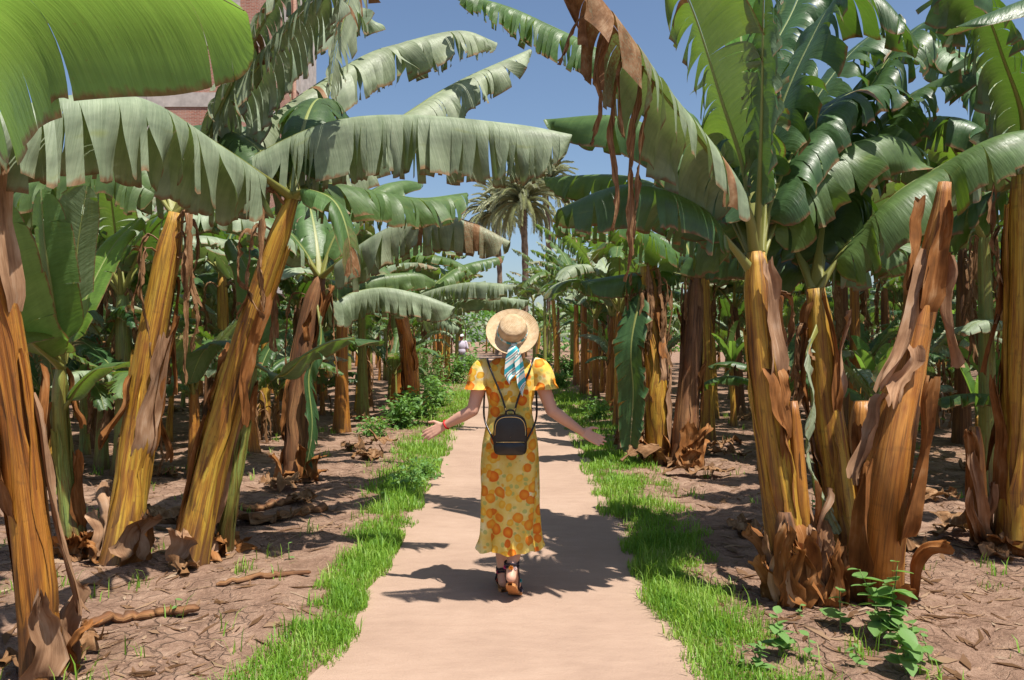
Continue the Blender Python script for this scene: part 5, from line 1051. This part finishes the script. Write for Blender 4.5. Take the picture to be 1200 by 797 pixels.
# backpack
bag = empty('backpack', (WX, WY, .845), 'small black leather backpack with gold zip worn by the woman', 'backpack')
M['leather'] = plain('black_leather', (.012, .010, .010), .32, .5, .3, 30, .25, 120); M['gold'] = plain('gold_metal', (.75, .52, .22), .3, .5, .1, 30, metal=1)
def arch(w, h, r, n=44):
    pts = []
    for a in np.linspace(-.5 * np.pi, 1.5 * np.pi, n, endpoint=False):
        cx, sx = math.cos(a), math.sin(a); e = .32 if sx < 0 else .62
        pts.append((w * (1 if 1 else 0) * math.copysign(abs(cx) ** e, cx) * (1 if sx < 0 else 1), h * (.5 + .5 * math.copysign(abs(sx) ** e, sx))))
    return np.array(pts)
ol = arch(.096, .232, 0); ctr = np.array((0, .105)); rows = []
for y, s in ((-.115, .80), (-.112, .92), (-.12, .985), (-.135, 1.0), (-.195, 1.0), (-.207, .985), (-.214, .93), (-.217, .82), (-.218, .01)):
    o2_ = (ol - ctr) * s + ctr; rows.append(np.stack([o2_[:, 0], np.full(len(ol), y), o2_[:, 1]], -1))
link('bag_body', MB().grid(np.array(rows), True).mesh('bag_body', M['leather']), bag)
oz = (ol - ctr) * .90 + ctr; k = [i for i in range(len(ol)) if oz[i, 1] > .075]; zp = oz[sorted(k, key=lambda i: math.atan2(oz[i, 1] - .075, oz[i, 0]))]
link('zipper', MB().tube(np.stack([zp[:, 0], np.full(len(zp), -.2165), zp[:, 1]], -1), .0022, 6).mesh('zipper', M['gold']), bag)
pk = arch(.088, .075, 0); rows = []
for y, s in ((-.214, 1.), (-.224, .98), (-.228, .9), (-.229, .01)): q = (pk - np.array((0, .036))) * s + np.array((0, .036)); rows.append(np.stack([q[:, 0], np.full(len(pk), y), q[:, 1] + .008], -1))
link('front_pocket', MB().grid(np.array(rows), True).mesh('front_pocket', M['leather']), bag)
link('zipper', MB().tube([(-.08, -.2255, .078), (-.03, -.229, .079), (.03, -.229, .079), (.08, -.2255, .078)], .002, 6).mesh('zipper', M['gold']), bag)
for s in (-1, 1):
    link('strap', MB().tube(spline([(s * .022, -.128, .235), (s * .05, -.122, .33), (s * .10, -.108, .45), (s * .128, -.075, .52), (s * .135, -.01, .545), (s * .135, .07, .50), (s * .15, .11, .40), (s * .158, .06, .28), (s * .148, -.06, .18), (s * .092, -.13, .07)], 40)[0], .006, 8).mesh('strap', M['leather']), bag)
    link('strap_chain', MB().tube([(s * .012, -.135, .222), (s * .03, -.134, .262)], .0045, 6).mesh('strap_chain', M['gold']), bag)
link('handle', MB().tube(spline([(-.03, -.16, .22), (-.018, -.16, .25), (.018, -.16, .25), (.03, -.16, .22)], 14)[0], .005, 7).mesh('handle', M['leather']), bag)

# the man far down the path
mx = G(541, 438); m = MB()
ball(m, (0, 0, 1.60), (.085, .10, .12)); chain(m, [((0, 0, 1.40), .06), ((0, 0, 1.52), .055)])
for s in (-1, 1):
    chain(m, [((s * .19, 0, 1.38), .055), ((s * .25, 0, 1.10), .042), ((s * .25, -.08, .86), .030)]); chain(m, [((s * .09, 0, .85), .08), ((s * .09, 0, .46), .055), ((s * .09, 0, .08), .04)]); chain(m, [((s * .09, 0, .06), .04), ((s * .09, -.16, .035), .035)])
    hand(m, (s * .25, -.085, .85), (0, -.3, -1), (0, -1, .2))
ball(m, (0, 0, 1.2), (.17, .11, .22)); ball(m, (0, 0, .95), (.15, .11, .16)); ball(m, (0, -.1, 1.58), (.015, .02, .02))
man = link('person', remesh(m, 'person', M['skin_tan'], .012, 2), loc=(mx[0], mx[1], gz(mx[0], mx[1]))); tag(man, 'man in pale lilac shirt and white cap standing where the path narrows', 'person')
m = MB(); ball(m, (0, 0, 1.22), (.21, .145, .24)); ball(m, (0, 0, .98), (.185, .14, .18)); 
for s in (-1, 1): chain(m, [((s * .17, 0, 1.38), .075), ((s * .25, 0, 1.12), .065)])
link('shirt', remesh(m, 'shirt', plain('lilac_cotton', (.52, .46, .56), .8), .014, 3), man)
m = MB()
for s in (-1, 1): chain(m, [((s * .08, 0, .88), .11), ((s * .09, 0, .46), .085), ((s * .09, 0, .1), .075)])
link('trousers', remesh(m, 'trousers', plain('grey_trousers', (.10, .10, .12), .8), .014, 3), man)
m = MB(); ball(m, (0, 0, 1.67), (.10, .115, .075)); ball(m, (0, -.14, 1.645), (.07, .08, .012)); link('cap', remesh(m, 'cap', plain('white_cap', (.75, .77, .80), .7), .01, 2), man)
